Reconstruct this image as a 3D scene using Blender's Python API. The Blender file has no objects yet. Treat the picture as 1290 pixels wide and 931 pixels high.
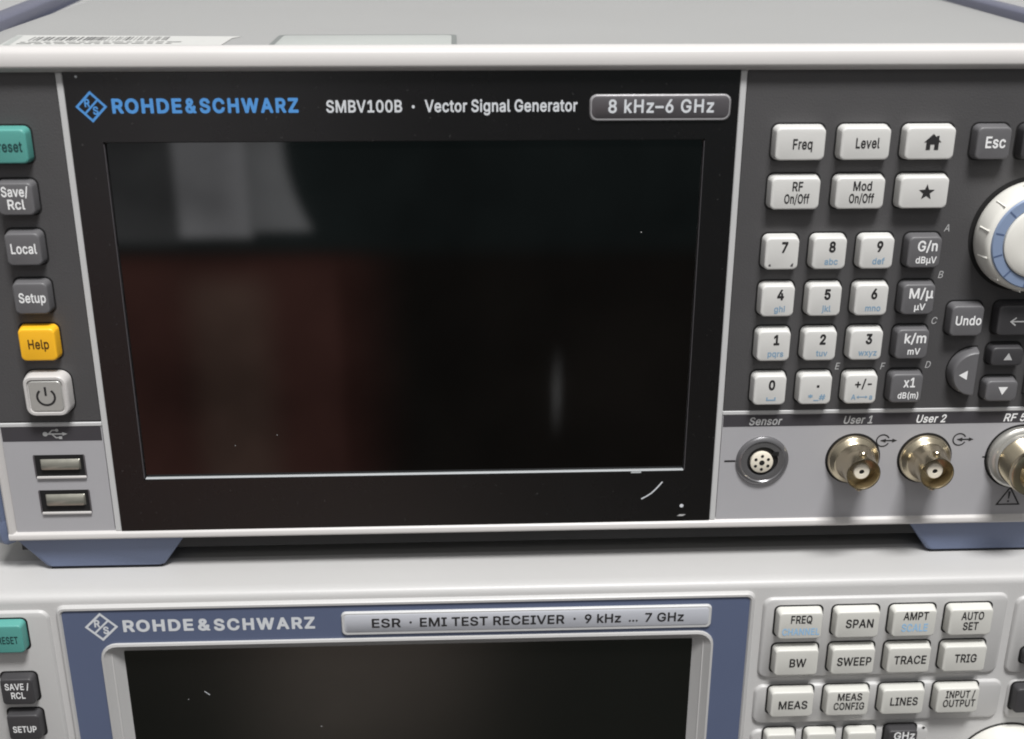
import bpy, math, random
from mathutils import Vector, Matrix
from mathutils.geometry import tessellate_polygon

# ------------------------------------------------------------------ camera, light, exposure
S = bpy.context.scene
COL = S.collection
R = math.radians
MM = 0.001

cam_data = bpy.data.cameras.new("camera")
cam = bpy.data.objects.new("camera", cam_data)
COL.objects.link(cam)
cam.location = (0.10390, -0.33454, 0.18619)
cam.rotation_euler = (R(68.06995), R(-0.16389), R(-2.46895))
cam_data.sensor_fit = 'HORIZONTAL'
cam_data.sensor_width = 36.0
cam_data.lens = 43.248
cam_data.clip_start = 0.01
cam_data.clip_end = 50.0
cam_data.dof.use_dof = True
cam_data.dof.focus_distance = 0.362
cam_data.dof.aperture_fstop = 13.0
S.camera = cam

S.view_settings.view_transform = 'Standard'
S.view_settings.look = 'None'
S.view_settings.exposure = 0.0
S.view_settings.gamma = 1.0
S.cycles.filter_width = 1.9
S.cycles.max_bounces = 8
S.cycles.use_denoising = True


def build_world():
    """A dim room seen all round: pale ceiling above, dark below, pale and brown patches
    painted in behind the photographer for the screens to reflect."""
    w = bpy.data.worlds.new("World")
    S.world = w
    w.use_nodes = True
    nt = w.node_tree
    nt.nodes.clear()
    N = nt.nodes
    L = nt.links

    def math_(op, a, b=None, c=None):
        n = N.new('ShaderNodeMath')
        n.operation = op
        for i, s in enumerate((a, b, c)):
            if s is None:
                continue
            if isinstance(s, (int, float)):
                n.inputs[i].default_value = s
            else:
                L.new(s, n.inputs[i])
        return n.outputs[0]

    def step(v, a, b):
        n = N.new('ShaderNodeMapRange')
        n.interpolation_type = 'SMOOTHSTEP'
        n.inputs['From Min'].default_value = a
        n.inputs['From Max'].default_value = b
        L.new(v, n.inputs['Value'])
        return n.outputs[0]

    tc = N.new('ShaderNodeTexCoord')
    sep = N.new('ShaderNodeSeparateXYZ')
    L.new(tc.outputs['Generated'], sep.inputs[0])
    ny = math_('MAXIMUM', math_('MULTIPLY', sep.outputs[1], -1.0), 0.02)
    p = math_('DIVIDE', sep.outputs[0], ny)
    q = math_('DIVIDE', sep.outputs[2], ny)
    front = step(math_('MULTIPLY', sep.outputs[1], -1.0), 0.3, 0.5)

    def rect(p0, p1, q0, q1, sp=0.006, sq=0.006, curve=0.0):
        dq = math_('MINIMUM', math_('ADD', q, 0.2), 0.0)
        pp = math_('SUBTRACT', p, math_('MULTIPLY', math_('MULTIPLY', dq, dq), curve)) if curve else p
        m = math_('MULTIPLY', step(p, p0 - sp, p0 + sp), math_('SUBTRACT', 1.0, step(pp, p1 - sp, p1 + sp)))
        m2 = math_('MULTIPLY', step(q, q0 - sq, q0 + sq), math_('SUBTRACT', 1.0, step(q, q1 - sq, q1 + sq)))
        return math_('MULTIPLY', math_('MULTIPLY', m, m2), front)

    # ceiling / floor gradient
    up = step(sep.outputs[2], -0.25, 0.55)
    mix = N.new('ShaderNodeMix')
    mix.data_type = 'RGBA'
    L.new(up, mix.inputs['Factor'])
    mix.inputs['A'].default_value = (0.10, 0.10, 0.105, 1)
    mix.inputs['B'].default_value = (0.42, 0.42, 0.42, 1)
    cur = mix.outputs['Result']
    # the room straight behind the photographer is dark
    def lay(mask, colour, cur):
        m = N.new('ShaderNodeMix')
        m.data_type = 'RGBA'
        L.new(mask, m.inputs['Factor'])
        L.new(cur, m.inputs['A'])
        m.inputs['B'].default_value = (*colour, 1)
        return m.outputs['Result']
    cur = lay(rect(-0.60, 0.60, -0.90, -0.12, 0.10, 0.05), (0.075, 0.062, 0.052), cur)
    cur = lay(rect(-0.45, 0.60, -0.295, -0.10, 0.02, 0.012), (0.10, 0.135, 0.135), cur)  # from here on, patches painted in for the screens to mirror
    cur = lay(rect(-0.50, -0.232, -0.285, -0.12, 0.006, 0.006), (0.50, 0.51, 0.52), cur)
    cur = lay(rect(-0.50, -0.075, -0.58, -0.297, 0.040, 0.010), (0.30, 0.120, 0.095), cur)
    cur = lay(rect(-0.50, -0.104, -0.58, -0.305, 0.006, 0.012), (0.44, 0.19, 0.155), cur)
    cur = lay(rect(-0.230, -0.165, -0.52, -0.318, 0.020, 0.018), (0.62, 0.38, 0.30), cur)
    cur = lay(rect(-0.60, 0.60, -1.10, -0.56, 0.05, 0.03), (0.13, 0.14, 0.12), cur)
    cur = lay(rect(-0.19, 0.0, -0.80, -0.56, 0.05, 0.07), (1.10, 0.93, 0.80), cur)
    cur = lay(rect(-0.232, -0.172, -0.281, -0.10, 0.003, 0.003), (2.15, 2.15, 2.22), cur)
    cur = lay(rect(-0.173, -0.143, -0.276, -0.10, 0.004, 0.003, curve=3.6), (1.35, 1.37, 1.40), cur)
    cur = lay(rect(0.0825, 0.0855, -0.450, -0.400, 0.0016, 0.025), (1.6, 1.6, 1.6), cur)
    nz = N.new('ShaderNodeTexNoise')          # mottles the painted patches so their reflections look uneven
    nz.inputs['Scale'].default_value = 9.0
    nz.inputs['Detail'].default_value = 5.0
    L.new(tc.outputs['Generated'], nz.inputs['Vector'])
    mr = N.new('ShaderNodeMapRange')
    mr.inputs['From Min'].default_value = 0.3
    mr.inputs['From Max'].default_value = 0.7
    mr.inputs['To Min'].default_value = 0.6
    mr.inputs['To Max'].default_value = 1.4
    L.new(nz.outputs['Fac'], mr.inputs['Value'])
    vm = N.new('ShaderNodeVectorMath')
    vm.operation = 'SCALE'
    L.new(cur, vm.inputs[0])
    L.new(mr.outputs[0], vm.inputs['Scale'])
    cur = vm.outputs[0]
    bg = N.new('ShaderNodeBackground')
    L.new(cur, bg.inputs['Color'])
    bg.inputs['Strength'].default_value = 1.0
    out = N.new('ShaderNodeOutputWorld')
    L.new(bg.outputs[0], out.inputs['Surface'])


build_world()


def area_lamp(name, loc, target, sx, sy, power, colour):
    d = bpy.data.lights.new(name, 'AREA')
    d.shape = 'RECTANGLE'
    d.size = sx
    d.size_y = sy
    d.energy = power
    d.color = colour
    o = bpy.data.objects.new(name, d)
    COL.objects.link(o)
    o.location = loc
    o.rotation_euler = (Vector(target) - Vector(loc)).to_track_quat('-Z', 'Y').to_euler()
    return o


area_lamp("ceiling_lamp", (0.34, -0.80, 1.75), (0.13, 0.0, 0.05), 0.55, 0.34, 52.0, (1.0, 0.995, 0.985))
area_lamp("ceiling_lamp", (0.10, -2.10, 1.75), (0.13, 0.0, 0.05), 1.2, 0.30, 4.0, (1.0, 0.995, 0.985))


# ------------------------------------------------------------------ materials
def lin(c):
    return tuple((x / 255 / 12.92) if x / 255 <= 0.04045 else ((x / 255 + 0.055) / 1.055) ** 2.4 for x in c)


MATS = {}


def mat(name, srgb, rough=0.5, metal=0.0, var=0.06, scale=60.0, bump=0.0, bscale=2500.0, coat=0.0, spec=0.5, dust=0.0):
    m = bpy.data.materials.new(name)
    m.use_nodes = True
    nt = m.node_tree
    N, L = nt.nodes, nt.links
    b = N['Principled BSDF']
    b.inputs['Metallic'].default_value = metal
    b.inputs['Roughness'].default_value = rough
    b.inputs['Specular IOR Level'].default_value = spec
    b.inputs['Coat Weight'].default_value = coat
    b.inputs['Coat Roughness'].default_value = 0.08
    tc = N.new('ShaderNodeTexCoord')
    nz = N.new('ShaderNodeTexNoise')
    nz.inputs['Scale'].default_value = scale
    nz.inputs['Detail'].default_value = 6.0
    L.new(tc.outputs['Object'], nz.inputs['Vector'])
    c = lin(srgb)
    ramp = N.new('ShaderNodeMix')
    ramp.data_type = 'RGBA'
    ramp.inputs['A'].default_value = (*[x * (1 - var) for x in c], 1)
    ramp.inputs['B'].default_value = (*[min(1, x * (1 + var)) for x in c], 1)
    L.new(nz.outputs['Fac'], ramp.inputs['Factor'])
    colour = ramp.outputs['Result']
    if dust:
        nd = N.new('ShaderNodeTexNoise')
        nd.inputs['Scale'].default_value = 900.0
        nd.inputs['Detail'].default_value = 2.0
        L.new(tc.outputs['Object'], nd.inputs['Vector'])
        mr = N.new('ShaderNodeMapRange')
        mr.inputs['From Min'].default_value = 0.72
        mr.inputs['From Max'].default_value = 0.80
        mr.inputs['To Max'].default_value = dust
        L.new(nd.outputs['Fac'], mr.inputs['Value'])
        dm = N.new('ShaderNodeMix')
        dm.data_type = 'RGBA'
        L.new(mr.outputs[0], dm.inputs['Factor'])
        L.new(colour, dm.inputs['A'])
        dm.inputs['B'].default_value = (0.35, 0.35, 0.34, 1)
        colour = dm.outputs['Result']
    L.new(colour, b.inputs['Base Color'])
    rr = N.new('ShaderNodeMapRange')
    rr.inputs['To Min'].default_value = max(0.0, rough * 0.88)
    rr.inputs['To Max'].default_value = min(1.0, rough * 1.12)
    L.new(nz.outputs['Fac'], rr.inputs['Value'])
    L.new(rr.outputs[0], b.inputs['Roughness'])
    if bump:
        nb = N.new('ShaderNodeTexNoise')
        nb.inputs['Scale'].default_value = bscale
        nb.inputs['Detail'].default_value = 3.0
        L.new(tc.outputs['Object'], nb.inputs['Vector'])
        bp = N.new('ShaderNodeBump')
        bp.inputs['Strength'].default_value = bump
        bp.inputs['Distance'].default_value = 0.0002
        L.new(nb.outputs['Fac'], bp.inputs['Height'])
        L.new(bp.outputs[0], b.inputs['Normal'])
    MATS[name] = m
    return m


mat('cover_paint', (146, 146, 145), 0.55, var=0.06, scale=14, bump=0.4, bscale=1400)
mat('rim_plastic', (192, 189, 187), 0.38, var=0.04, scale=25, bump=0.04)
mat('panel_dark', (72, 71, 72), 0.52, var=0.12, scale=30, bump=0.35, bscale=1800)
mat('strip_dark', (62, 60, 64), 0.5, var=0.08)
mat('silver_paint', (166, 165, 168), 0.45, metal=0.0, var=0.05, scale=40, bump=0.08)
mat('line_paint', (190, 190, 190), 0.4)
mat('bezel_black', (15, 14, 15), 0.27, var=0.08, spec=0.5, dust=0.10)
mat('screen_glass', (5, 5, 5), 0.035, var=0.02, spec=0.5)
mat('screen_glass_old', (9, 9, 8), 0.16, var=0.05, spec=0.5)
mat('lit_lip', (170, 173, 175), 0.35, var=0.05)  # pale to imitate overhead light caught on the lower lip
mat('key_white', (206, 205, 202), 0.42, var=0.05, scale=110, bump=0.08)
mat('key_ivory', (204, 203, 197), 0.45, var=0.05, scale=110, bump=0.08)
mat('key_grey', (98, 97, 99), 0.45, var=0.05, bump=0.04)
mat('key_dark', (60, 59, 61), 0.45, var=0.05, bump=0.04)
mat('key_teal', (84, 152, 144), 0.42, var=0.04, bump=0.03)
mat('key_yellow', (246, 184, 38), 0.42, var=0.04, bump=0.03)
mat('key_silver', (176, 176, 172), 0.36, metal=0.35, var=0.04)
mat('gap_black', (14, 13, 14), 0.7)
mat('ink_black', (38, 37, 38), 0.55, var=0.04)
mat('ink_white', (232, 232, 232), 0.5, var=0.03)
mat('ink_grey', (176, 176, 176), 0.5, var=0.04)
mat('ink_bluegrey', (128, 158, 182), 0.5, var=0.05)
mat('ink_paleblue', (150, 192, 226), 0.5, var=0.05)
mat('ink_brandblue', (80, 144, 208), 0.45, var=0.05)
mat('ink_silver', (205, 208, 212), 0.45, var=0.04)
mat('ink_teal', (24, 62, 62), 0.55)
mat('ink_brown', (84, 56, 8), 0.55)
mat('badge_grey', (88, 85, 88), 0.4, metal=0.2, var=0.05)
mat('badge_edge', (176, 174, 176), 0.3, metal=0.4)
mat('plate_silver', (188, 190, 197), 0.36, metal=0.0, var=0.03)
mat('foot_blue', (97, 107, 132), 0.5, var=0.08, scale=90, bump=0.25)
mat('rail_blue', (84, 86, 104), 0.45, var=0.05, bump=0.08)
mat('panel_blue', (86, 96, 122), 0.5, var=0.05, scale=30, bump=0.1)
mat('knob_white', (222, 220, 213), 0.38, var=0.03)
mat('knob_blue', (128, 144, 172), 0.4, var=0.05)
mat('knob_line', (80, 96, 128), 0.5)
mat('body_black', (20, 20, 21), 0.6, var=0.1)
mat('case_cream', (182, 181, 180), 0.42, var=0.05, scale=18, bump=0.2, bscale=1600)
mat('case_top', (150, 149, 147), 0.5, var=0.06, scale=12, bump=0.3, bscale=1400)
mat('rubber', (28, 30, 38), 0.8)
mat('nickel', (192, 181, 158), 0.25, metal=1.0, var=0.08, scale=300)
mat('nickel_dark', (120, 112, 96), 0.34, metal=1.0, var=0.10, scale=300)
mat('steel', (196, 194, 188), 0.30, metal=0.7, var=0.06, scale=200)
mat('ring_grey', (124, 123, 125), 0.26, metal=0.6, var=0.06)
mat('insert_ivory', (226, 218, 202), 0.5)
mat('brass', (150, 110, 52), 0.35, metal=1.0)
mat('usb_tongue', (156, 154, 144), 0.3, metal=0.7, var=0.1, scale=500)
mat('paper', (186, 186, 183), 0.55, var=0.04, scale=400)
mat('paper_grey', (160, 163, 160), 0.5, var=0.04, scale=300)
mat('paper_ink', (86, 86, 86), 0.6)
mat('sticker_edge', (108, 112, 110), 0.5)
mat('wall_paint', (214, 214, 214), 0.8, var=0.03, scale=4)
mat('desk_top', (190, 188, 184), 0.5, var=0.06, scale=8)

# ------------------------------------------------------------------ mesh collecting (all numbers in mm)
# letter outlines in three weights: advance, then closed contours in thousandths
REGULAR = {
    '#': (445, '375,513 327,513 322,509 300,377 297,372 183,372 181,377 202,509 195,513 147,513 143,509 142,503 121,377 117,372 51,372 45,368 36,317 39,312 105,312 108,311 110,305 91,197 21,196 15,192 7,143 9,136 75,136 81,131 61,5 60,-1 63,-4 111,-4 119,-1 141,134 147,136 255,136 260,131 238,-1 243,-4 291,-4 298,-1 321,135 394,137 404,191 399,196 331,197 348,305 350,311 423,314 433,365 429,372 363,372 360,377 380,503 381,509|152,197 171,311 287,311 288,305 269,197'),
    '&': (453, '165,514 133,502 107,484 88,460 75,430 71,400 76,364 84,340 99,316 126,280 128,274 83,238 59,214 43,190 34,166 30,130 34,100 51,59 75,31 105,10 153,-6 195,-11 237,-6 273,4 303,18 327,37 363,-4 435,-4 441,-2 440,4 375,82 373,88 388,112 401,142 409,178 411,226 346,226 341,184 327,143 227,262 230,268 279,307 309,340 318,358 326,382 328,406 323,436 312,460 293,484 267,503 231,514 201,517|285,88 273,77 249,63 219,54 189,50 165,53 147,60 124,76 113,88 105,106 101,130 103,148 114,172 135,196 171,224|183,316 160,346 149,364 143,382 143,412 150,430 159,442 169,448 189,456 201,457 213,455 225,453 237,445 251,430 254,424 258,406 256,388 251,376 231,353'),
    '(': (278, '238,542 178,543 172,539 148,493 116,407 98,329 88,263 85,209 88,155 95,107 106,59 126,-1 147,-49 173,-97 178,-100 232,-100 240,-97 192,17 175,71 163,119 155,209 158,257 165,311 177,365 194,425 217,485 238,533 240,539'),
    ')': (278, '36,543 33,539 60,479 79,425 96,365 108,311 115,257 118,203 116,161 109,119 98,71 70,-13 33,-97 36,-100 42,-100 96,-100 101,-97 127,-49 147,-1 165,53 177,101 186,155 188,209 185,263 177,323 159,401 145,443 124,497 102,537 96,543'),
    '*': (458, '250,513 202,513 198,510 201,420 201,414 196,411 118,461 112,463 85,414 88,411 175,366 168,360 88,319 86,312 112,269 118,270 196,320 200,318 197,222 202,219 250,219 254,222 251,318 256,320 334,269 341,270 365,312 364,318 283,360 277,366 366,414 343,456 340,461 334,462 256,411 251,414 254,504 253,510|250,410 250,408'),
    '+': (458, '198,368 194,363 194,231 60,230 57,225 57,171 60,168 192,167 194,165 194,33 198,30 252,30 259,33 260,165 264,168 390,168 395,171 395,225 390,230 260,231 259,363 252,368'),
    '-': (458, '341,187 341,241 335,248 113,247 110,241 110,193 110,187 113,184 335,184'),
    '.': (193, '141,61 133,73 115,86 97,91 79,87 61,77 50,61 46,43 49,24 59,7 78,-5 97,-8 115,-4 132,7 142,25 145,43'),
    '/': (254, '13,-80 67,-80 75,-77 238,529 235,537 175,535 11,-71 10,-77'),
    '0': (458, '227,520 173,512 167,509 125,485 91,448 65,394 53,352 46,304 44,256 46,202 53,154 65,112 93,58 126,22 167,0 173,-3 227,-11 283,-2 323,20 361,58 388,112 400,154 407,202 409,256 407,304 400,352 388,394 362,448 323,488 281,511|227,54 191,61 167,76 143,106 126,148 117,196 113,250 118,316 127,364 142,400 167,433 191,448 221,455 227,456 263,447 287,432 311,400 327,358 336,310 340,256 335,190 325,142 310,106 286,76 257,59'),
    '1': (458, '393,-3 395,5 393,57 387,59 285,59 280,65 279,510 273,513 195,512 85,431 82,425 82,359 87,354 123,380 201,437 207,439 208,437 208,59 75,59 72,53 72,-1 75,-4 81,-4'),
    '2': (458, '63,-4 387,-4 393,-1 393,53 391,59 387,61 171,61 164,65 272,179 339,257 360,287 372,311 381,341 385,371 380,407 363,449 339,477 309,499 267,515 249,517 225,520 183,515 141,500 111,478 87,449 68,407 63,359 129,359 134,389 141,407 159,433 174,443 195,452 225,456 249,453 273,444 291,432 302,419 313,395 316,371 314,347 308,329 294,305 279,285 60,47 60,-1'),
    '3': (458, '67,511 66,454 67,450 71,448 271,448 277,445 278,442 156,304 153,298 153,250 157,244 199,244 241,240 277,227 296,214 313,192 321,172 325,148 319,112 311,94 295,78 271,64 247,57 217,54 193,56 169,62 145,75 127,93 120,106 113,130 109,136 43,136 40,130 49,88 67,54 91,31 133,6 175,-7 217,-11 265,-6 307,7 348,34 374,64 390,100 397,148 391,184 376,220 346,256 307,280 265,292 235,293 234,298 376,460 376,508 373,512 73,513'),
    '4': (458, '309,513 249,513 243,509 37,161 36,107 39,101 273,101 278,95 278,-1 285,-4 345,-3 347,95 351,101 393,101 411,101 417,107 417,161 411,167 351,167 347,173 347,317 339,322 285,322 278,317 278,173 275,167 117,167 118,173 312,503 315,509'),
    '5': (458, '365,513 101,513 95,513 92,508 64,250 125,242 131,244 149,256 167,264 191,271 221,273 251,267 275,257 293,242 309,220 320,190 324,160 320,130 306,100 293,83 275,69 251,58 221,54 197,56 173,65 156,76 143,89 131,109 126,130 119,134 59,134 56,130 64,88 79,58 101,33 137,8 179,-6 221,-11 269,-5 311,12 347,40 370,70 389,118 395,160 392,196 383,232 367,262 347,288 323,309 299,323 263,334 227,338 203,335 173,327 143,311 140,316 155,447 365,448 370,454 370,508'),
    '6': (458, '321,513 255,513 247,508 98,286 76,238 64,196 60,160 66,112 81,71 105,38 141,11 183,-5 225,-11 261,-7 273,-5 309,9 345,36 371,70 388,112 393,154 388,202 372,244 348,274 317,298 279,313 237,318 195,312 194,316 322,502 326,508|255,257 279,246 296,232 311,208 320,184 323,154 320,130 309,100 296,82 279,68 249,55 225,52 201,56 177,66 159,79 141,105 132,130 129,154 133,190 141,211 153,229 177,249 201,258 225,261'),
    '7': (458, '97,-4 163,-4 169,0 395,449 395,509 391,513 133,513 61,513 58,509 58,503 58,455 61,448 307,448 313,447 316,443 95,5 93,-1'),
    '8': (458, '225,520 183,515 141,500 111,480 85,448 71,418 66,382 72,340 91,304 117,278 140,268 99,245 77,220 61,196 53,172 48,136 53,94 72,58 99,29 135,7 177,-6 225,-11 273,-6 315,6 352,28 380,58 399,94 405,136 399,171 391,196 376,220 353,244 313,268 337,280 361,304 380,340 386,382 381,418 362,454 339,480 309,501 267,515|333,136 328,112 321,97 303,76 279,63 255,56 225,53 195,56 171,63 147,77 132,94 124,112 119,136 120,148 124,166 132,184 153,208 171,219 195,228 225,231 255,228 279,220 303,204 320,184 328,166|312,352 301,328 290,316 273,304 249,296 225,294 201,296 179,304 165,313 147,334 140,352 137,376 141,400 149,418 159,431 177,444 201,453 225,456 249,453 273,445 287,436 304,418 311,400 315,376'),
    '9': (458, '129,-4 195,-4 201,-3 204,-1 315,161 353,221 377,269 389,311 393,347 387,395 370,437 345,471 311,497 273,513 225,520 189,515 177,512 141,498 109,473 81,437 65,395 60,353 64,305 79,269 104,233 135,210 171,196 219,191 237,192 255,197 257,191 129,5 126,-1|225,247 201,251 177,260 159,275 141,299 133,323 129,353 133,377 140,401 156,425 178,443 201,453 225,456 255,452 279,440 296,425 309,407 319,383 323,347 318,317 309,296 295,275 273,259 254,251'),
    'A': (485, '201,513 195,505 12,-1 15,-4 87,-3 135,131 140,137 279,138 340,137 393,-3 459,-4 467,-1 280,509 273,513|237,437 243,428 271,335 316,209 316,203 243,203 165,203 163,209 195,303'),
    'B': (461, '59,513 56,509 56,503 56,-1 59,-4 65,-4 245,-4 305,1 347,15 377,34 404,65 411,83 417,101 422,137 418,173 406,203 389,228 369,245 341,260 328,263 333,269 359,284 377,299 390,317 398,341 402,377 397,413 385,443 365,468 329,495 287,508 239,513|131,227 245,227 275,224 305,214 320,203 340,179 347,161 351,137 345,107 327,83 293,67 245,61 131,62 129,65 129,221|131,290 129,293 129,443 131,447 239,448 281,442 310,425 326,401 332,371 328,347 323,335 304,311 287,300 263,292 233,289'),
    'C': (515, '375,493 339,508 303,517 267,520 225,516 183,504 153,490 117,463 87,429 66,394 49,352 40,304 36,256 40,202 50,154 64,118 93,71 117,45 147,22 183,4 225,-7 267,-11 309,-7 339,0 369,13 405,36 430,58 451,88 467,124 477,160 471,164 429,164 405,162 397,136 387,118 373,100 352,82 315,64 291,59 267,57 225,63 189,78 155,106 128,148 113,196 107,256 113,310 129,363 153,401 183,426 219,444 267,452 291,450 315,445 351,427 375,406 395,376 405,345 471,344 476,346 466,388 448,424 429,450 406,472'),
    'D': (507, '59,513 56,509 56,503 56,-1 59,-4 65,-4 215,-4 269,-1 311,10 353,28 383,49 395,60 413,80 434,113 452,155 462,203 466,251 462,305 452,353 435,395 402,443 353,482 317,498 275,509 221,513|131,62 129,65 129,443 131,447 137,448 221,448 275,442 317,425 345,401 353,393 375,359 390,311 395,257 390,203 375,149 347,110 317,86 275,69 215,61'),
    'E': (424, '377,-3 379,5 377,60 137,61 131,62 129,65 129,221 131,224 353,225 358,227 359,281 358,287 353,290 137,290 131,291 129,293 129,443 131,447 281,448 374,449 376,455 376,503 376,509 371,513 65,513 59,513 56,509 56,-1 59,-4 65,-4'),
    'F': (415, '59,-4 125,-4 129,-1 129,209 131,217 341,217 347,218 350,221 350,275 347,282 131,283 129,287 129,443 131,447 137,448 221,448 371,449 373,455 371,512 65,513 59,513 56,509 56,5 56,-1'),
    'G': (525, '303,517 261,520 225,516 189,507 147,488 117,464 87,431 65,394 49,352 39,304 36,256 39,202 50,154 66,112 88,76 115,46 147,21 183,3 225,-7 267,-11 327,-4 381,17 421,46 454,88 475,142 482,202 482,256 477,260 285,260 279,256 279,202 281,196 405,195 410,190 406,160 393,127 374,100 345,76 309,61 267,57 225,63 189,78 155,106 128,148 113,196 107,250 113,310 130,364 152,400 183,427 225,446 267,452 291,450 309,445 339,433 352,424 369,409 385,388 405,346 471,345 476,346 477,352 467,388 452,418 429,450 405,472 375,493 339,508'),
    'H': (522, '59,-4 125,-4 129,-1 129,221 131,228 385,227 388,221 388,-1 395,-4 455,-4 461,-1 461,503 461,509 455,513 395,513 388,509 388,299 385,293 131,293 129,299 129,509 125,513 119,513 59,513 56,509 56,5 56,-1'),
    'I': (305, '30,513 27,509 29,449 108,448 114,443 114,71 114,65 108,61 28,59 27,-1 30,-4 36,-4 270,-3 273,-1 273,5 273,53 270,61 192,61 187,65 187,437 187,443 192,448 270,448 273,455 273,509 270,512 264,513'),
    'L': (398, '59,513 56,509 56,503 56,-1 59,-4 65,-4 359,-4 365,-1 365,5 365,53 363,59 359,61 137,61 131,62 129,65 129,509 125,513'),
    'M': (633, '569,512 479,513 472,509 349,191 317,94 311,96 284,179 156,509 149,513 59,513 56,509 56,-1 59,-4 65,-4 119,-4 125,-1 126,317 125,406 127,395 165,293 281,1 287,-4 341,-4 347,3 459,287 497,395 501,383 500,-1 503,-4 569,-3 572,-1 572,5 572,503 572,509'),
    'N': (528, '467,-1 467,509 461,513 401,513 395,509 395,161 397,107 395,102 354,173 140,509 137,512 131,513 59,513 56,509 56,503 56,-1 59,-4 65,-4 125,-4 129,-1 129,305 125,411 199,287 383,-1 389,-4 461,-4'),
    'O': (538, '267,520 219,515 183,504 153,490 117,463 93,436 66,394 49,352 40,304 36,256 40,202 50,154 67,112 89,76 116,46 147,22 182,4 225,-7 267,-11 309,-7 351,4 387,23 417,46 445,76 467,112 483,154 494,202 497,256 494,304 484,352 468,394 441,436 417,462 381,490 351,504 309,516|267,452 309,446 345,430 380,400 404,364 420,316 426,256 420,190 405,148 381,110 345,79 309,63 267,57 225,63 189,78 153,109 128,148 114,190 107,256 113,310 127,358 153,400 189,431 225,446'),
    'P': (450, '59,-4 125,-4 129,-1 129,179 131,182 233,182 293,188 335,205 371,233 394,263 408,305 413,347 408,389 394,431 365,467 335,489 287,507 233,513 65,513 59,513 56,509 56,5 56,-1|131,247 129,251 129,443 131,447 227,448 263,445 293,436 311,423 331,395 337,377 340,347 337,317 328,293 315,275 293,259 263,249 233,246'),
    'Q': (538, '471,-49 469,-43 411,35 412,41 446,77 468,113 484,155 494,203 497,251 494,305 484,353 465,398 441,436 417,462 389,485 351,504 315,514 267,520 225,516 183,504 147,487 116,461 89,431 67,395 48,347 40,305 36,257 40,203 49,155 69,108 88,77 117,45 147,22 183,4 225,-7 267,-11 309,-7 357,5 399,-51 465,-52|267,452 309,446 343,431 380,401 403,365 420,317 426,257 420,191 403,143 379,107 369,99 363,99 316,161 309,163 242,161 243,155 275,113 311,65 309,64 267,57 225,63 183,82 154,107 129,145 113,197 107,251 114,317 129,363 153,400 189,431 225,446'),
    'R': (454, '59,513 56,509 56,503 56,-1 59,-4 65,-4 125,-4 129,-1 129,191 131,194 239,194 245,192 341,13 349,-1 353,-4 425,-4 432,-1 322,203 322,209 335,214 371,239 394,269 408,305 413,353 409,395 392,437 365,471 335,492 293,507 233,513|131,447 233,448 269,445 293,437 317,420 331,401 338,377 341,353 338,323 332,305 312,281 293,270 263,262 233,259 131,260 129,263 129,443'),
    'S': (452, '229,520 181,515 139,503 97,477 74,452 55,416 48,374 56,326 85,285 127,256 181,236 271,210 295,201 313,190 328,176 338,158 342,140 334,110 325,94 312,80 289,66 259,57 223,53 193,56 169,62 144,74 125,92 114,110 109,134 103,141 37,141 34,134 43,92 58,62 91,26 127,5 169,-7 205,-11 223,-13 277,-8 325,8 361,30 390,62 404,92 407,98 412,140 409,170 398,200 380,224 361,241 313,268 211,297 169,312 146,326 133,338 125,350 119,374 123,398 133,416 145,430 169,444 193,452 223,455 265,449 301,432 322,410 332,380 337,374 403,376 405,380 397,417 379,452 355,477 313,503 277,514'),
    'T': (454, '193,-4 253,-4 261,-1 261,443 265,448 415,448 419,449 421,455 421,509 415,513 253,513 37,513 31,513 28,509 28,455 31,448 181,448 187,447 189,443 189,5 189,-1'),
    'U': (522, '59,513 56,507 56,177 62,123 83,76 112,39 155,10 203,-6 263,-12 317,-5 359,9 405,39 437,80 455,123 461,171 461,441 461,507 455,513 395,513 389,507 389,177 385,147 371,112 353,90 334,75 299,61 257,56 221,60 191,71 161,92 143,117 132,147 128,183 128,507 125,512 119,513'),
    'V': (485, '15,513 12,509 14,503 200,-1 207,-4 273,-4 279,-3 282,-1 447,454 465,503 467,509 465,512 399,513 393,512 391,509 276,179 243,74 237,79 206,179 88,509 81,513'),
    'W': (691, '674,509 669,513 603,513 599,509 507,149 495,96 489,97 466,197 384,509 381,512 309,513 302,509 220,197 195,92 189,102 173,173 86,509 81,513 15,513 12,509 28,449 153,-3 225,-4 231,-3 234,-1 322,323 339,397 345,400 356,353 451,-1 453,-3 459,-4 531,-3 534,-1'),
    'Z': (443, '39,513 36,509 36,503 36,455 39,448 303,449 309,447 311,443 271,389 39,49 38,-1 45,-4 399,-4 403,-1 403,5 403,53 399,61 135,60 129,61 127,65 171,125 399,459 401,509 393,513'),
    '_': (324, '323,-57 323,-3 317,4 -1,3 -4,-3 -4,-51 -4,-57 -1,-60 317,-60'),
    'a': (394, '337,-4 341,2 341,254 337,290 326,320 305,349 287,364 269,373 239,383 197,388 161,386 131,379 104,368 78,350 53,323 37,290 41,287 101,270 119,296 133,308 149,318 173,325 215,325 239,318 252,308 262,296 269,278 271,260 270,248 267,242 251,234 125,215 77,197 59,185 41,164 31,140 26,110 33,68 44,44 65,19 91,2 125,-9 161,-13 191,-10 215,-3 239,10 257,25 269,39 273,32 273,2 275,-4|269,181 272,176 272,140 268,116 257,92 242,74 227,64 203,54 173,49 149,51 131,56 119,63 107,73 102,80 99,86 96,104 99,122 105,134 111,140 137,156 173,164 221,170'),
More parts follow.
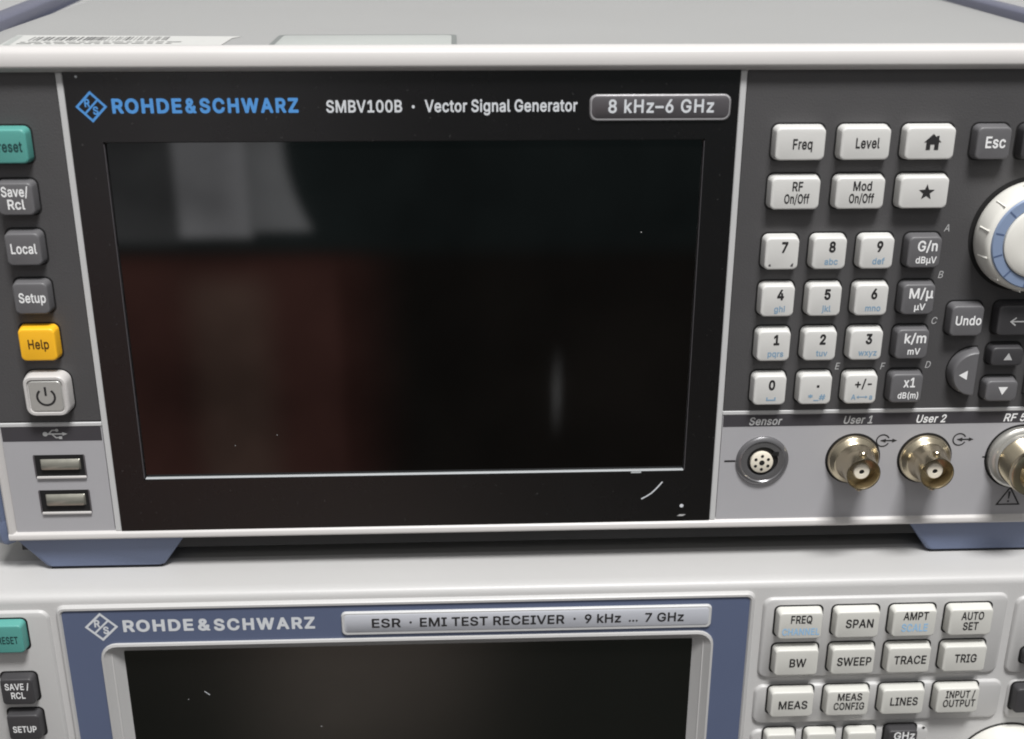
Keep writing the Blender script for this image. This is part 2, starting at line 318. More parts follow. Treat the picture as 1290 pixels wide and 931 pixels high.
    'b': (429, '52,513 49,507 51,-3 114,-3 116,45 118,51 136,27 166,3 196,-9 226,-12 280,-3 316,14 346,39 373,81 389,135 394,189 389,243 372,297 349,333 316,363 274,382 232,388 196,385 168,375 136,351 124,334 121,333 118,327 118,507 112,513|220,326 256,319 280,305 298,286 311,261 320,231 324,189 320,147 312,117 298,92 276,69 256,57 250,55 220,51 190,55 185,57 163,69 144,87 129,117 120,153 117,189 121,231 129,261 142,287 166,310 190,321'),
    'c': (401, '309,358 285,372 261,381 237,386 207,388 159,382 111,360 80,333 51,290 36,243 30,189 36,135 54,81 78,45 117,11 159,-6 207,-12 231,-10 261,-5 285,5 309,19 327,34 345,56 362,87 366,99 363,106 303,121 290,93 281,81 269,69 255,61 225,52 207,50 177,54 147,69 126,93 112,117 103,153 100,189 103,219 111,255 128,285 144,303 171,320 207,326 225,325 255,315 279,297 291,279 299,261 303,258 364,273 365,279 357,301 345,321 327,343'),
    'd': (429, '369,513 315,513 309,512 307,507 307,339 303,330 287,351 255,376 231,384 195,388 150,381 111,365 75,334 53,297 35,243 30,189 35,135 52,81 74,45 81,37 111,11 147,-5 195,-12 225,-9 255,1 285,24 303,47 307,45 309,39 311,-3 374,-3 376,507|207,326 237,320 261,308 279,290 297,257 305,225 308,189 304,147 295,117 280,87 261,69 237,56 204,51 171,56 147,69 129,88 113,117 104,147 100,189 103,225 111,255 129,290 147,307 171,320'),
    'e': (409, '237,386 207,388 159,382 115,363 80,333 51,292 35,243 30,189 37,129 51,86 78,45 117,12 159,-6 213,-12 249,-9 279,-1 315,17 339,38 358,63 368,87 367,93 357,97 309,108 303,107 285,80 267,64 249,56 213,50 183,53 153,65 129,85 113,111 104,141 102,159 105,165 369,165 375,171 372,243 360,285 345,315 321,344 297,363 267,378|102,231 112,267 128,291 147,309 171,321 207,326 237,321 261,310 280,291 294,267 303,237 303,225 105,225'),
    'f': (259, '83,-4 137,-4 143,-3 146,-1 146,317 149,323 227,323 232,329 232,377 227,383 149,383 146,389 146,419 150,443 156,455 173,466 197,470 227,464 233,473 245,515 245,524 221,531 185,534 161,531 131,521 113,509 95,491 80,461 77,431 77,389 75,383 5,383 2,377 2,329 5,323 71,323 77,317 77,-1'),
    'g': (430, '372,382 313,382 309,376 308,334 303,332 291,348 274,364 255,376 231,385 195,388 147,380 110,364 77,334 51,292 35,244 30,190 37,130 51,88 75,53 111,23 153,6 195,1 225,4 255,13 273,24 291,40 303,57 307,46 307,-8 301,-44 283,-68 276,-74 243,-89 207,-93 177,-91 153,-83 137,-74 123,-62 105,-40 99,-37 48,-68 49,-74 63,-96 81,-114 99,-128 135,-144 171,-152 207,-155 249,-151 291,-140 327,-119 354,-92 371,-56 376,-8 376,376|207,326 237,320 258,310 283,286 296,262 304,232 308,190 305,154 297,124 279,95 261,78 237,68 201,63 171,68 153,76 144,82 126,100 113,124 103,154 100,196 103,226 111,256 129,290 147,308 171,320'),
    'h': (415, '52,513 49,509 49,503 49,-1 52,-4 58,-4 112,-4 118,-1 118,227 121,257 128,275 144,299 160,312 184,322 208,325 247,317 271,299 285,275 292,233 292,203 292,-1 298,-4 352,-4 358,-3 361,-1 361,239 356,287 344,323 322,353 298,371 262,384 226,388 184,382 154,368 119,335 118,330 118,509 112,513'),
    'i': (172, '112,383 52,383 49,377 49,5 49,-1 52,-4 112,-4 118,-1 118,377|127,467 130,485 125,503 116,515 100,525 82,528 64,524 52,515 40,499 37,485 40,467 52,451 64,443 82,439 100,442 118,454'),
    'j': (172, '115,382 55,383 49,378 49,-30 46,-54 34,-72 19,-80 -11,-84 -14,-90 -14,-138 -14,-144 -11,-147 37,-143 67,-132 91,-112 106,-90 114,-66 118,-30 118,378|37,480 40,468 53,450 67,442 85,439 103,443 115,451 127,468 129,486 127,498 115,516 97,526 79,527 67,525 49,514 40,498'),
    'k': (386, '52,513 49,509 49,503 49,-1 52,-4 58,-4 112,-4 118,-1 118,137 154,171 292,-3 370,-4 376,-1 316,77 207,215 364,377 358,383 286,383 280,381 124,221 118,219 118,509 112,513'),
    'l': (194, '52,513 49,507 49,87 54,45 70,19 100,-1 142,-6 178,-2 185,3 172,57 148,56 130,59 124,64 119,81 118,507 112,513'),
    'm': (615, '561,-1 561,251 556,299 545,329 526,355 496,377 466,387 436,390 406,387 382,380 352,362 334,346 316,322 311,335 292,360 256,384 214,390 196,388 172,380 148,366 130,350 118,331 116,335 116,377 112,383 52,383 49,377 49,-1 52,-4 58,-4 112,-4 118,-1 118,77 118,239 121,263 130,287 145,305 160,317 178,324 196,326 226,322 252,305 264,287 269,263 270,-1 274,-4 334,-4 339,-1 339,5 339,245 342,269 352,293 362,305 376,317 400,324 418,326 442,323 472,307 486,287 491,257 492,-1 496,-4 556,-4'),
    'n': (415, '358,-3 361,-1 361,5 361,239 356,287 344,323 327,347 292,374 262,384 226,388 184,382 148,364 118,330 116,335 116,377 112,383 52,383 49,377 49,107 49,-1 52,-4 58,-4 112,-4 118,-1 118,227 121,257 130,281 148,303 166,315 184,322 208,325 244,319 271,299 285,275 291,239 292,-1 298,-4'),
    'o': (420, '207,-12 255,-6 297,11 337,45 361,81 379,129 385,189 378,249 363,291 335,333 297,365 255,382 207,388 153,380 116,363 80,333 51,290 36,243 30,189 37,129 54,81 78,45 117,11 159,-6|207,326 243,320 267,307 288,285 304,255 311,225 315,189 311,147 303,117 290,93 267,69 243,56 207,50 171,56 147,69 129,89 110,123 103,153 100,189 104,225 111,255 128,285 147,306 171,320'),
    'p': (429, '52,-147 112,-147 118,-144 118,49 148,16 172,0 196,-9 232,-12 274,-6 316,14 349,42 371,78 389,132 394,186 389,240 374,294 346,336 316,363 280,380 226,388 196,385 166,375 136,351 118,327 116,330 116,378 112,383 52,383 49,378 49,-138 49,-144|220,51 190,55 184,57 166,67 142,90 128,120 120,150 117,186 120,228 128,258 143,288 166,310 190,321 220,326 256,319 279,306 297,288 313,258 320,228 324,186 321,150 313,120 298,90 274,68 256,58 250,55'),
    'q': (429, '375,-144 375,380 369,383 315,383 309,379 309,336 303,331 285,353 255,376 230,384 195,388 147,381 114,366 75,333 51,294 35,246 30,186 37,126 51,84 75,43 111,11 150,-6 195,-12 225,-9 255,1 286,24 303,47 307,36 307,-144 309,-146 315,-147 369,-147|207,51 171,56 147,70 128,90 112,120 103,150 100,186 104,228 111,258 128,288 147,307 171,320 201,325 237,320 261,308 281,288 297,258 305,228 308,192 305,150 294,114 282,90 257,66 237,56'),
    'r': (264, '52,-4 112,-4 118,-1 118,233 120,257 129,281 145,299 166,313 184,319 208,322 244,319 247,323 247,383 244,387 214,389 196,386 178,383 148,369 126,347 118,335 116,341 116,377 112,383 52,383 49,377 49,5 49,-1'),
    's': (370, '107,1 143,-9 179,-12 221,-9 257,1 293,22 316,45 330,75 335,105 329,141 305,176 275,198 143,237 125,248 116,261 114,279 118,297 131,312 155,324 185,329 215,325 239,313 253,297 263,278 269,273 323,286 328,291 319,315 304,339 281,361 257,375 245,379 221,385 185,388 149,385 113,374 83,356 61,333 49,309 43,273 49,237 71,204 107,181 149,166 233,144 251,132 262,117 264,105 260,87 245,69 239,64 215,54 185,50 149,54 125,64 109,81 95,110 35,98 32,93 41,63 56,39 81,15'),
    't': (232, '209,-3 217,1 206,55 203,58 167,54 149,58 143,61 137,67 132,79 130,103 130,319 137,323 203,323 207,325 208,379 203,383 131,384 130,469 125,475 89,475 65,475 61,469 59,384 5,383 2,379 3,325 5,323 53,323 61,319 61,97 67,55 69,49 89,18 125,-2 167,-8 191,-7'),
    'u': (415, '52,383 49,378 49,144 53,96 64,60 85,30 112,8 142,-4 184,-9 226,-2 262,17 288,42 292,51 294,0 298,-4 358,-3 361,0 361,264 361,378 358,382 352,383 298,383 292,379 292,156 288,120 280,101 268,84 244,64 226,57 202,54 166,60 140,78 123,108 118,144 118,378 112,383'),
    'v': (394, '16,383 13,377 159,-1 166,-4 226,-4 230,-1 352,317 375,377 370,383 304,383 300,377 220,155 196,78 88,378 82,383'),
    'w': (572, '549,377 544,383 538,383 484,383 478,382 475,377 420,179 400,100 394,99 366,215 321,377 316,383 256,383 250,382 247,377 202,215 172,96 166,102 92,377 88,382 82,383 22,383 19,377 43,299 136,-3 196,-4 203,-1 280,277 286,282 293,251 364,-1 370,-4 430,-3 433,-1'),
    'x': (384, '362,-1 230,191 356,377 350,383 284,383 278,381 213,281 194,247 188,245 104,380 98,383 32,383 25,377 32,367 148,197 148,191 17,-1 20,-4 92,-3 152,83 188,146 284,-3 356,-4'),
    'y': (394, '46,-143 76,-149 88,-149 118,-147 136,-141 166,-123 180,-110 192,-92 209,-56 374,376 370,383 304,382 202,102 196,81 190,90 169,154 88,378 82,383 16,382 14,376 159,-2 138,-56 118,-78 100,-85 58,-84 44,-134 43,-140'),
    'z': (385, '41,-4 341,-3 343,53 340,59 143,60 137,61 135,65 335,328 337,377 335,381 329,383 47,383 44,377 44,323 47,319 247,317 38,47 38,-1'),
    'µ': (412, '52,-147 112,-147 118,-144 118,35 120,30 154,3 172,-4 190,-8 226,-7 256,3 278,18 292,34 298,45 304,41 320,18 346,3 394,-4 406,-2 408,0 408,54 376,59 370,62 363,72 361,84 361,378 358,382 352,383 298,383 292,379 292,258 292,150 289,120 279,90 263,72 250,63 232,56 202,52 184,55 160,64 142,77 132,90 121,120 118,150 118,378 112,383 52,383 49,378 49,-138 49,-144'),
    '·': (201, '48,243 52,225 63,207 81,196 99,192 117,196 133,207 144,225 147,240 143,261 135,273 117,288 99,291 81,288 63,277 53,261'),
    'Ω': (541, '495,-3 498,-1 498,5 498,53 495,61 381,61 375,63 374,65 375,79 411,95 443,119 466,149 484,185 496,233 499,275 495,329 482,377 460,419 431,455 399,481 363,501 315,515 267,520 219,515 177,503 129,476 99,450 72,413 54,377 40,323 36,275 40,233 50,191 70,149 93,119 124,95 159,79 162,77 162,65 159,62 153,61 51,61 39,59 39,-2 225,-4 229,-1 229,101 223,107 177,128 143,161 138,167 117,215 109,275 114,329 129,372 153,405 183,430 225,446 267,451 309,446 351,431 386,401 406,371 421,329 427,275 419,215 397,167 357,128 313,107 307,101 307,-1 309,-3 315,-4'),
    '–': (355, '-4,187 -1,184 5,184 347,184 354,187 353,244 347,248 -1,248 -4,241'),
    ' ': (188, ''),
}
BOLD = {
    '#': (463, '54,-16 66,-19 114,-19 126,-16 131,-10 153,116 156,121 234,121 240,120 242,116 223,2 226,-10 231,-16 240,-19 300,-18 306,-14 313,-4 332,116 336,121 396,122 406,128 409,134 419,188 419,194 414,204 402,211 348,212 361,290 366,297 420,297 434,302 440,314 448,368 443,380 432,387 378,388 377,392 396,506 396,512 390,522 378,528 324,528 315,524 310,518 288,392 282,387 204,387 198,391 217,506 214,518 209,524 198,528 144,528 138,526 132,521 128,512 108,390 102,387 45,386 36,382 31,374 21,320 24,305 36,297 90,297 92,290 79,212 18,211 7,206 0,194 -9,140 -5,128 6,121 60,121 64,116 45,2 48,-10|170,212 182,290 185,296 271,296 257,212'),
    '&': (471, '450,-14 456,-5 455,7 392,85 393,91 403,109 415,139 423,175 427,223 423,235 415,241 408,243 342,241 334,235 331,229 327,187 324,179 318,175 249,259 251,265 288,295 306,313 321,331 333,355 341,379 343,403 338,439 324,469 305,493 281,511 240,528 198,532 162,529 144,523 126,516 95,493 76,469 60,433 56,397 61,361 72,331 107,277 72,249 48,225 31,199 19,169 15,133 20,97 36,55 66,19 96,-2 150,-21 198,-26 240,-21 278,-11 312,5 324,15 330,11 348,-11 360,-19 438,-19|263,91 258,85 246,78 216,68 192,65 168,68 150,75 138,83 126,96 118,115 116,133 118,145 126,164 142,181 168,204|186,337 172,355 161,373 158,385 157,409 162,422 174,434 192,441 210,440 228,433 239,421 243,403 241,391 235,379 222,365'),
    '(': (296, '241,557 175,558 166,554 161,548 135,500 101,410 83,332 73,266 70,206 73,152 80,104 93,50 111,-4 132,-52 161,-106 169,-113 241,-114 247,-111 255,-100 253,-88 207,20 190,74 178,122 170,206 173,254 180,308 192,362 209,422 229,476 255,536 252,548'),
    ')': (296, '33,558 21,550 18,536 45,476 64,422 81,362 93,308 100,254 103,206 100,158 84,74 67,20 20,-88 18,-100 26,-112 33,-115 93,-115 105,-113 113,-106 139,-58 162,-4 180,50 192,98 201,158 203,206 200,266 192,326 172,410 160,446 139,500 113,548 108,554 99,558'),
    '*': (476, '71,309 98,261 109,254 123,255 181,293 185,285 182,219 187,210 199,204 247,204 259,207 265,212 269,219 267,285 270,291 325,257 337,253 346,255 353,261 377,303 381,315 379,322 373,330 310,363 316,369 373,400 381,411 379,422 351,471 337,478 325,474 271,439 268,441 267,447 269,507 265,520 253,528 193,526 187,522 183,513 185,447 185,441 181,438 121,476 109,477 97,468 73,426 70,411 78,399 136,369 141,363 79,331 71,321'),
    '+': (476, '255,383 195,383 186,378 181,372 179,366 177,245 57,245 49,240 42,228 42,168 45,161 51,156 63,153 171,153 179,150 179,30 183,22 195,15 255,15 266,18 271,24 274,36 275,150 279,153 393,153 405,160 410,168 410,228 405,238 399,243 393,245 275,246 274,366 267,378'),
    '-': (476, '356,184 356,244 351,256 344,261 116,263 104,260 96,250 95,184 103,172 110,169 338,169 350,175'),
    '.': (211, '156,64 142,85 118,101 94,106 70,100 52,88 35,64 31,40 34,21 47,-2 70,-18 94,-23 118,-19 142,-3 155,16 160,40'),
    '/': (272, '10,-95 76,-94 82,-91 90,-80 253,526 253,538 250,544 238,552 172,551 166,548 160,538 -5,-74 -2,-87'),
    '0': (476, '224,535 164,524 119,499 79,457 52,403 38,356 31,307 29,253 31,199 38,151 53,103 80,50 116,11 164,-15 230,-26 284,-17 332,7 374,51 400,103 415,151 422,199 424,253 422,307 415,355 401,403 374,457 334,499 290,523 278,527|224,70 200,74 181,85 173,91 155,115 141,151 132,193 128,253 132,313 142,361 155,391 177,421 200,435 224,440 254,435 272,424 278,419 296,395 313,355 321,313 325,253 321,193 312,151 298,115 280,91 272,85 254,74'),
    '1': (476, '402,-15 407,-10 410,2 410,56 404,68 390,74 300,74 295,80 295,506 292,518 288,523 276,528 192,527 73,440 67,428 67,356 73,344 78,341 90,340 186,408 193,410 193,74 78,74 66,71 60,66 57,56 57,2 60,-11 66,-16 78,-19 390,-19'),
    '2': (476, '54,-16 66,-19 390,-19 402,-13 408,-4 407,62 402,70 396,75 204,76 199,80 284,170 352,248 372,279 387,308 396,338 400,368 395,410 392,422 378,453 349,488 312,515 270,530 234,534 222,535 180,530 132,512 96,485 72,455 53,410 47,362 51,350 60,344 126,343 138,347 145,356 149,386 156,404 165,416 186,432 198,437 222,441 246,438 258,434 282,419 290,410 298,392 301,368 299,350 292,332 282,314 264,291 48,56 45,44 45,-4 48,-11'),
    '3': (476, '58,524 51,511 51,451 56,439 64,434 238,433 244,429 140,307 138,295 139,241 143,235 154,229 202,229 238,225 268,215 286,202 298,187 306,169 310,145 304,116 299,103 286,90 262,77 244,72 220,69 196,71 178,75 154,87 139,103 133,115 126,139 118,148 106,151 46,151 34,148 28,143 25,133 34,84 57,43 82,19 99,7 124,-7 172,-22 220,-26 268,-21 322,-2 358,24 386,55 405,97 412,145 404,193 388,229 358,265 322,289 310,295 262,307 388,451 391,463 391,511 384,523 370,528 70,528'),
    '4': (476, '318,526 246,528 236,524 231,518 22,164 21,104 26,92 36,86 258,86 263,80 263,-4 270,-15 282,-19 342,-19 354,-16 359,-10 362,2 362,80 366,86 372,86 414,86 427,92 432,104 432,164 426,176 420,180 366,182 362,188 362,320 355,332 348,336 282,337 270,333 265,326 263,314 263,188 260,182 143,182 144,188 328,500 330,512 324,522'),
    '5': (476, '374,526 362,528 98,528 86,525 80,520 77,511 49,259 49,247 52,241 62,235 128,227 137,229 170,249 194,256 218,258 242,255 266,245 284,229 296,213 306,187 309,163 305,133 294,109 284,96 266,81 248,73 218,69 200,71 182,77 164,90 152,102 145,115 138,139 133,145 122,149 62,149 49,145 44,139 41,127 47,91 52,79 67,49 92,21 128,-4 176,-21 218,-26 272,-19 320,0 356,28 382,61 404,115 410,163 407,199 395,241 379,271 361,295 326,325 302,338 266,349 224,353 194,348 158,337 158,343 167,427 170,433 368,433 380,439 385,451 385,511 380,521'),
    '6': (476, '330,526 324,528 252,528 240,523 125,355 86,295 63,247 49,199 45,163 51,109 66,67 92,31 132,-1 174,-18 222,-26 234,-25 282,-18 318,-3 354,24 384,64 403,109 408,157 403,199 384,253 360,283 324,312 282,327 228,334 227,337 338,499 341,511 336,521|228,68 204,70 184,79 168,91 156,109 149,127 144,157 148,187 155,205 168,223 186,237 204,244 222,246 252,242 270,234 283,223 296,205 303,187 308,157 304,127 297,109 284,91 270,80 252,72'),
    '7': (476, '88,-17 100,-19 166,-19 176,-16 181,-10 410,446 410,512 406,520 394,528 154,528 64,528 51,524 43,512 43,452 46,441 52,436 64,433 286,433 292,428 80,8 78,-4 82,-12'),
    '8': (476, '228,535 180,530 138,515 102,492 73,457 56,415 51,379 57,343 60,331 78,296 103,271 104,265 90,257 69,235 49,205 36,169 33,133 41,85 60,49 88,19 132,-8 174,-21 222,-26 276,-21 318,-8 365,19 392,49 411,85 420,133 416,169 403,205 384,234 365,253 348,265 349,271 373,295 394,337 401,379 393,427 374,463 348,492 318,513 276,529|318,139 315,121 308,103 294,89 276,77 258,72 222,68 198,71 180,76 156,90 144,103 139,115 134,139 135,145 137,157 145,175 162,195 178,205 198,213 228,216 252,213 270,207 292,193 307,175 315,157|297,355 292,343 282,330 264,317 246,311 204,311 186,317 174,326 160,343 155,355 152,373 156,397 161,409 171,421 186,432 204,438 222,440 252,437 276,426 292,409 299,379'),
    '9': (476, '126,-19 204,-18 216,-10 330,157 365,212 389,260 404,308 408,350 402,398 384,443 355,482 318,511 276,528 228,535 210,533 174,527 138,512 97,482 69,446 50,398 45,350 50,302 66,260 90,226 132,195 168,181 222,176 224,170 113,8 111,-4 114,-10 119,-16|227,176 228,176|204,265 180,277 168,287 156,302 148,326 144,350 147,374 156,400 168,416 183,428 204,438 228,441 246,439 270,428 284,416 297,398 306,374 308,350 305,326 294,300 283,284 270,274 251,266 228,263'),
    'A': (503, '198,528 186,521 182,512 -1,8 -3,-4 5,-16 12,-19 84,-19 96,-15 104,-4 146,116 150,123 282,123 331,122 376,-4 384,-16 396,-19 468,-18 479,-10 482,2 292,518 287,524 276,528|240,385 295,218 240,218 186,218 184,224 234,376'),
    'B': (479, '50,525 44,518 41,506 41,2 44,-11 50,-16 62,-19 248,-19 302,-15 356,3 391,26 411,50 419,62 432,98 437,134 433,176 418,212 402,236 374,260 363,266 386,288 402,308 413,338 417,374 413,410 397,452 372,482 340,506 290,523 242,528 62,528|146,212 248,212 278,208 302,197 314,188 326,172 332,158 335,140 329,110 314,93 290,82 248,77 146,77 144,80 144,206|146,305 144,308 144,428 146,432 242,432 278,427 297,416 310,398 316,368 313,350 308,338 291,320 278,313 260,307 242,305'),
    'C': (533, '348,521 306,532 264,535 222,531 180,519 138,499 108,475 78,442 54,403 36,361 25,307 21,253 25,199 35,151 52,109 77,67 108,33 138,10 180,-11 222,-22 270,-26 312,-22 348,-12 378,1 414,24 442,49 466,85 480,117 492,157 489,169 480,177 450,179 408,179 397,175 392,169 384,145 375,127 361,109 348,99 330,87 306,78 288,74 264,73 228,78 198,90 168,115 143,151 129,193 123,259 127,307 142,355 168,394 194,415 228,431 264,436 288,435 312,430 330,422 348,410 363,397 382,367 392,337 402,330 474,329 482,331 489,337 492,349 481,391 464,427 443,457 412,487 384,505'),
    'D': (525, '49,524 44,518 41,506 41,2 44,-11 50,-16 62,-19 218,-19 272,-15 320,-3 356,13 395,38 407,50 428,74 450,110 467,152 476,200 481,254 477,308 467,356 450,398 414,452 362,495 320,513 278,523 224,528 62,528|146,77 144,80 144,428 146,432 152,433 218,433 266,428 308,412 332,392 339,386 362,350 375,308 380,254 376,206 359,152 339,122 309,98 272,84 212,76'),
    'E': (442, '386,-15 394,-4 394,56 390,68 380,75 152,76 146,77 144,80 144,206 146,209 356,210 368,216 373,224 374,230 373,290 368,299 362,303 146,306 144,308 144,428 146,432 152,433 356,433 380,435 390,446 391,512 386,521 374,528 62,528 50,525 44,520 41,506 41,-4 49,-16 62,-19 374,-19'),
    'F': (433, '50,-16 62,-19 128,-19 136,-16 141,-10 144,2 144,194 146,202 344,202 356,205 363,212 365,218 365,278 360,290 351,296 152,297 146,298 144,302 144,428 146,432 272,433 368,433 380,437 386,445 388,452 388,512 380,524 374,527 62,528 50,525 44,518 41,506 41,2 44,-10'),
    'G': (543, '264,535 216,530 180,520 144,503 107,475 78,443 53,403 34,355 24,307 21,253 24,199 35,151 51,109 78,65 103,37 133,13 174,-9 222,-22 264,-26 330,-18 378,-1 390,5 433,37 466,79 488,133 497,199 497,253 492,268 480,275 282,275 272,271 267,265 264,259 264,235 265,193 270,185 276,181 384,180 390,179 393,175 391,163 378,131 360,107 336,88 306,76 270,72 228,78 192,94 168,115 141,157 128,199 122,253 127,307 142,355 162,388 198,418 228,432 264,437 288,435 324,424 342,413 360,396 380,367 393,337 402,331 480,331 489,337 493,349 482,391 464,427 443,457 414,484 384,505 348,521 306,532'),
    'H': (540, '468,-16 473,-10 476,2 476,506 476,512 470,522 458,528 392,528 381,524 376,518 373,506 373,314 368,308 146,308 144,314 144,506 141,518 134,525 122,528 56,528 49,524 44,518 41,506 41,2 44,-11 56,-19 122,-19 134,-16 141,-10 144,2 144,206 146,213 368,213 373,206 373,2 376,-10 381,-16 392,-19 458,-19'),
    'I': (323, '21,525 15,520 12,512 12,452 16,440 27,433 93,433 99,428 99,86 99,80 93,76 27,76 16,68 12,56 12,2 15,-10 21,-16 33,-19 267,-19 279,-16 285,-10 288,2 288,56 284,68 273,75 207,76 202,80 202,422 202,428 207,433 273,434 284,440 288,452 288,506 286,518 279,525 267,528 33,528'),
    'L': (416, '56,528 44,520 41,506 41,2 44,-10 50,-16 62,-19 362,-19 374,-13 380,-4 379,62 374,70 368,75 152,76 146,77 144,80 144,512 140,520 128,528'),
    'M': (651, '49,524 44,518 41,506 41,2 44,-10 49,-16 62,-19 122,-19 134,-14 141,-4 141,284 143,296 146,300 267,-4 272,-13 278,-17 344,-19 353,-16 358,-10 482,308 485,296 485,140 485,2 488,-11 500,-19 566,-19 579,-16 587,-4 587,506 585,518 579,524 566,528 476,528 465,524 460,518 334,194 314,137 299,182 168,518 163,524 152,528 62,528'),
    'N': (546, '474,-16 479,-10 482,2 482,506 482,512 476,522 464,528 398,528 386,523 380,512 380,182 379,170 374,169 147,524 134,528 62,528 50,525 44,520 41,506 41,2 44,-11 56,-19 128,-19 140,-11 144,-4 143,338 146,346 187,278 374,-14 386,-19 464,-19'),
    'O': (556, '264,535 216,529 180,519 144,502 108,475 78,442 54,403 34,355 25,307 21,253 25,199 35,151 54,104 78,66 104,37 134,13 174,-8 222,-22 270,-26 312,-22 360,-8 396,11 423,31 456,67 480,106 498,151 509,199 512,253 509,307 499,355 480,403 453,445 426,474 390,502 354,519 312,531|264,436 306,431 340,415 368,391 391,355 405,313 411,253 405,193 390,151 371,121 336,91 306,78 270,73 228,78 198,90 163,121 143,151 129,193 122,253 129,313 142,355 166,391 198,419 228,431'),
    'P': (468, '50,-16 62,-19 128,-19 136,-16 141,-10 144,2 144,164 146,167 236,167 296,173 344,193 380,221 406,254 423,302 428,350 423,392 406,440 380,474 370,482 338,505 296,521 242,527 62,528 50,525 44,518 41,506 41,2 44,-10|146,262 144,266 144,428 146,432 230,433 260,431 286,422 302,411 316,392 322,374 325,350 322,320 316,302 303,284 286,272 260,264 230,261'),
    'Q': (556, '479,-64 487,-52 485,-40 432,32 431,38 458,68 480,106 498,152 509,200 512,254 509,308 498,356 479,404 456,441 426,474 396,498 354,519 318,529 270,535 222,531 180,519 138,499 104,470 77,440 54,404 35,356 25,308 21,254 25,206 35,152 54,104 76,68 108,33 138,10 180,-11 222,-22 264,-26 312,-22 348,-13 354,-17 384,-58 396,-66 468,-67|264,436 306,431 339,416 367,392 391,356 405,314 410,248 405,194 391,152 372,124 366,120 328,170 320,176 312,178 246,178 234,175 228,168 226,158 228,150 240,134 281,80 282,74 264,73 228,78 195,92 167,116 140,158 127,200 122,254 128,308 141,350 167,392 198,419 228,431'),
    'R': (472, '50,525 44,518 41,506 41,2 44,-10 50,-16 62,-19 128,-19 136,-16 141,-10 144,2 144,176 146,179 152,179 230,179 236,177 337,-10 342,-16 350,-19 428,-19 440,-14 447,-4 445,8 342,200 384,230 406,260 423,302 428,350 424,398 407,440 382,476 375,482 340,506 296,522 236,528 62,528|146,432 230,433 266,430 290,422 306,410 318,392 323,374 326,350 323,326 319,314 314,306 302,293 290,285 260,276 230,274 146,275 144,278 144,428'),
    'S': (470, '226,535 178,530 130,515 91,491 62,461 39,413 33,371 41,323 46,312 73,275 118,244 178,221 268,195 286,188 304,178 316,167 323,155 326,137 322,119 312,101 304,94 280,79 250,70 220,68 196,71 172,77 150,89 137,101 130,113 122,143 112,154 100,156 34,156 24,149 19,137 31,83 50,47 78,17 124,-10 166,-22 208,-27 226,-28 286,-21 330,-7 370,18 402,53 419,89 427,137 424,173 412,205 392,233 370,253 316,283 178,325 154,339 137,359 134,377 136,389 145,407 154,417 178,432 196,437 220,439 262,434 292,420 309,401 319,371 328,361 340,359 400,359 412,363 418,371 419,383 410,425 391,461 364,489 322,516 280,529'),
    'T': (472, '256,-19 268,-15 273,-10 276,2 276,428 280,433 424,434 430,439 435,446 436,512 430,522 418,528 190,528 34,528 22,525 16,520 13,512 13,452 17,440 28,433 172,432 174,428 174,-4 178,-12 190,-19'),
    'U': (540, '470,522 458,528 392,528 380,523 376,516 374,180 371,150 359,120 344,102 320,84 296,76 254,72 224,75 198,84 172,102 158,122 148,144 143,180 143,504 140,518 134,525 122,528 56,528 47,522 41,510 41,426 41,168 47,120 68,71 100,30 142,0 152,-5 200,-21 254,-27 320,-20 374,0 416,30 450,72 470,120 476,174 476,510'),
    'V': (503, '0,520 -3,512 -1,500 185,-4 192,-15 198,-18 282,-18 294,-10 452,422 480,501 482,512 479,518 474,524 462,528 390,527 379,518 240,120 221,182 100,518 95,524 84,528 12,528'),
    'W': (709, '686,518 678,526 666,528 600,528 592,524 587,518 492,153 399,512 390,525 378,528 306,528 295,524 290,518 198,171 192,155 98,518 90,526 78,528 12,528 5,524 0,518 -3,506 25,404 136,-4 144,-16 156,-19 228,-19 240,-16 246,-10 342,342 439,-10 444,-16 456,-19 534,-18 541,-16 549,-4 687,500 689,512'),
    'Z': (461, '30,525 24,520 21,512 21,452 25,440 33,434 270,433 276,433 280,428 26,56 23,44 23,2 26,-10 31,-16 42,-19 396,-19 408,-16 414,-11 418,-4 418,56 414,68 406,74 162,76 157,80 413,452 416,464 416,506 413,518 408,524 396,528 42,528'),
    '_': (342, '338,-60 337,6 332,13 320,19 2,19 -10,16 -18,6 -19,-60 -11,-72 -4,-75 320,-75 332,-69'),
    'a': (412, '350,-13 356,-1 356,251 352,293 339,329 316,359 296,376 270,389 242,398 218,402 194,403 158,400 128,393 98,382 68,362 39,329 22,293 25,281 32,274 92,256 104,256 116,263 122,276 134,290 160,305 176,310 194,312 212,311 230,305 242,297 250,287 257,257 255,251 242,248 116,228 68,209 44,192 25,167 16,143 11,107 18,65 32,35 56,7 80,-9 122,-24 158,-28 194,-24 224,-16 254,2 263,-13 272,-18 338,-19|254,161 257,155 257,137 248,107 236,89 218,76 194,67 170,64 140,69 124,77 114,89 112,107 116,124 128,134 140,141 158,145'),
    'b': (447, '43,525 37,520 34,510 34,0 37,-11 49,-19 115,-19 127,-11 133,9 157,-9 169,-15 193,-23 229,-27 283,-19 324,0 351,24 363,36 388,78 404,132 409,186 404,246 385,304 361,342 325,375 277,397 229,403 193,400 163,390 133,371 131,516 127,522 115,528 55,528|217,66 193,70 175,79 157,96 144,120 136,150 132,192 135,228 142,252 157,281 170,294 193,306 223,310 247,307 265,297 287,276 299,252 305,228 309,186 306,156 299,126 283,97 265,80 247,70'),
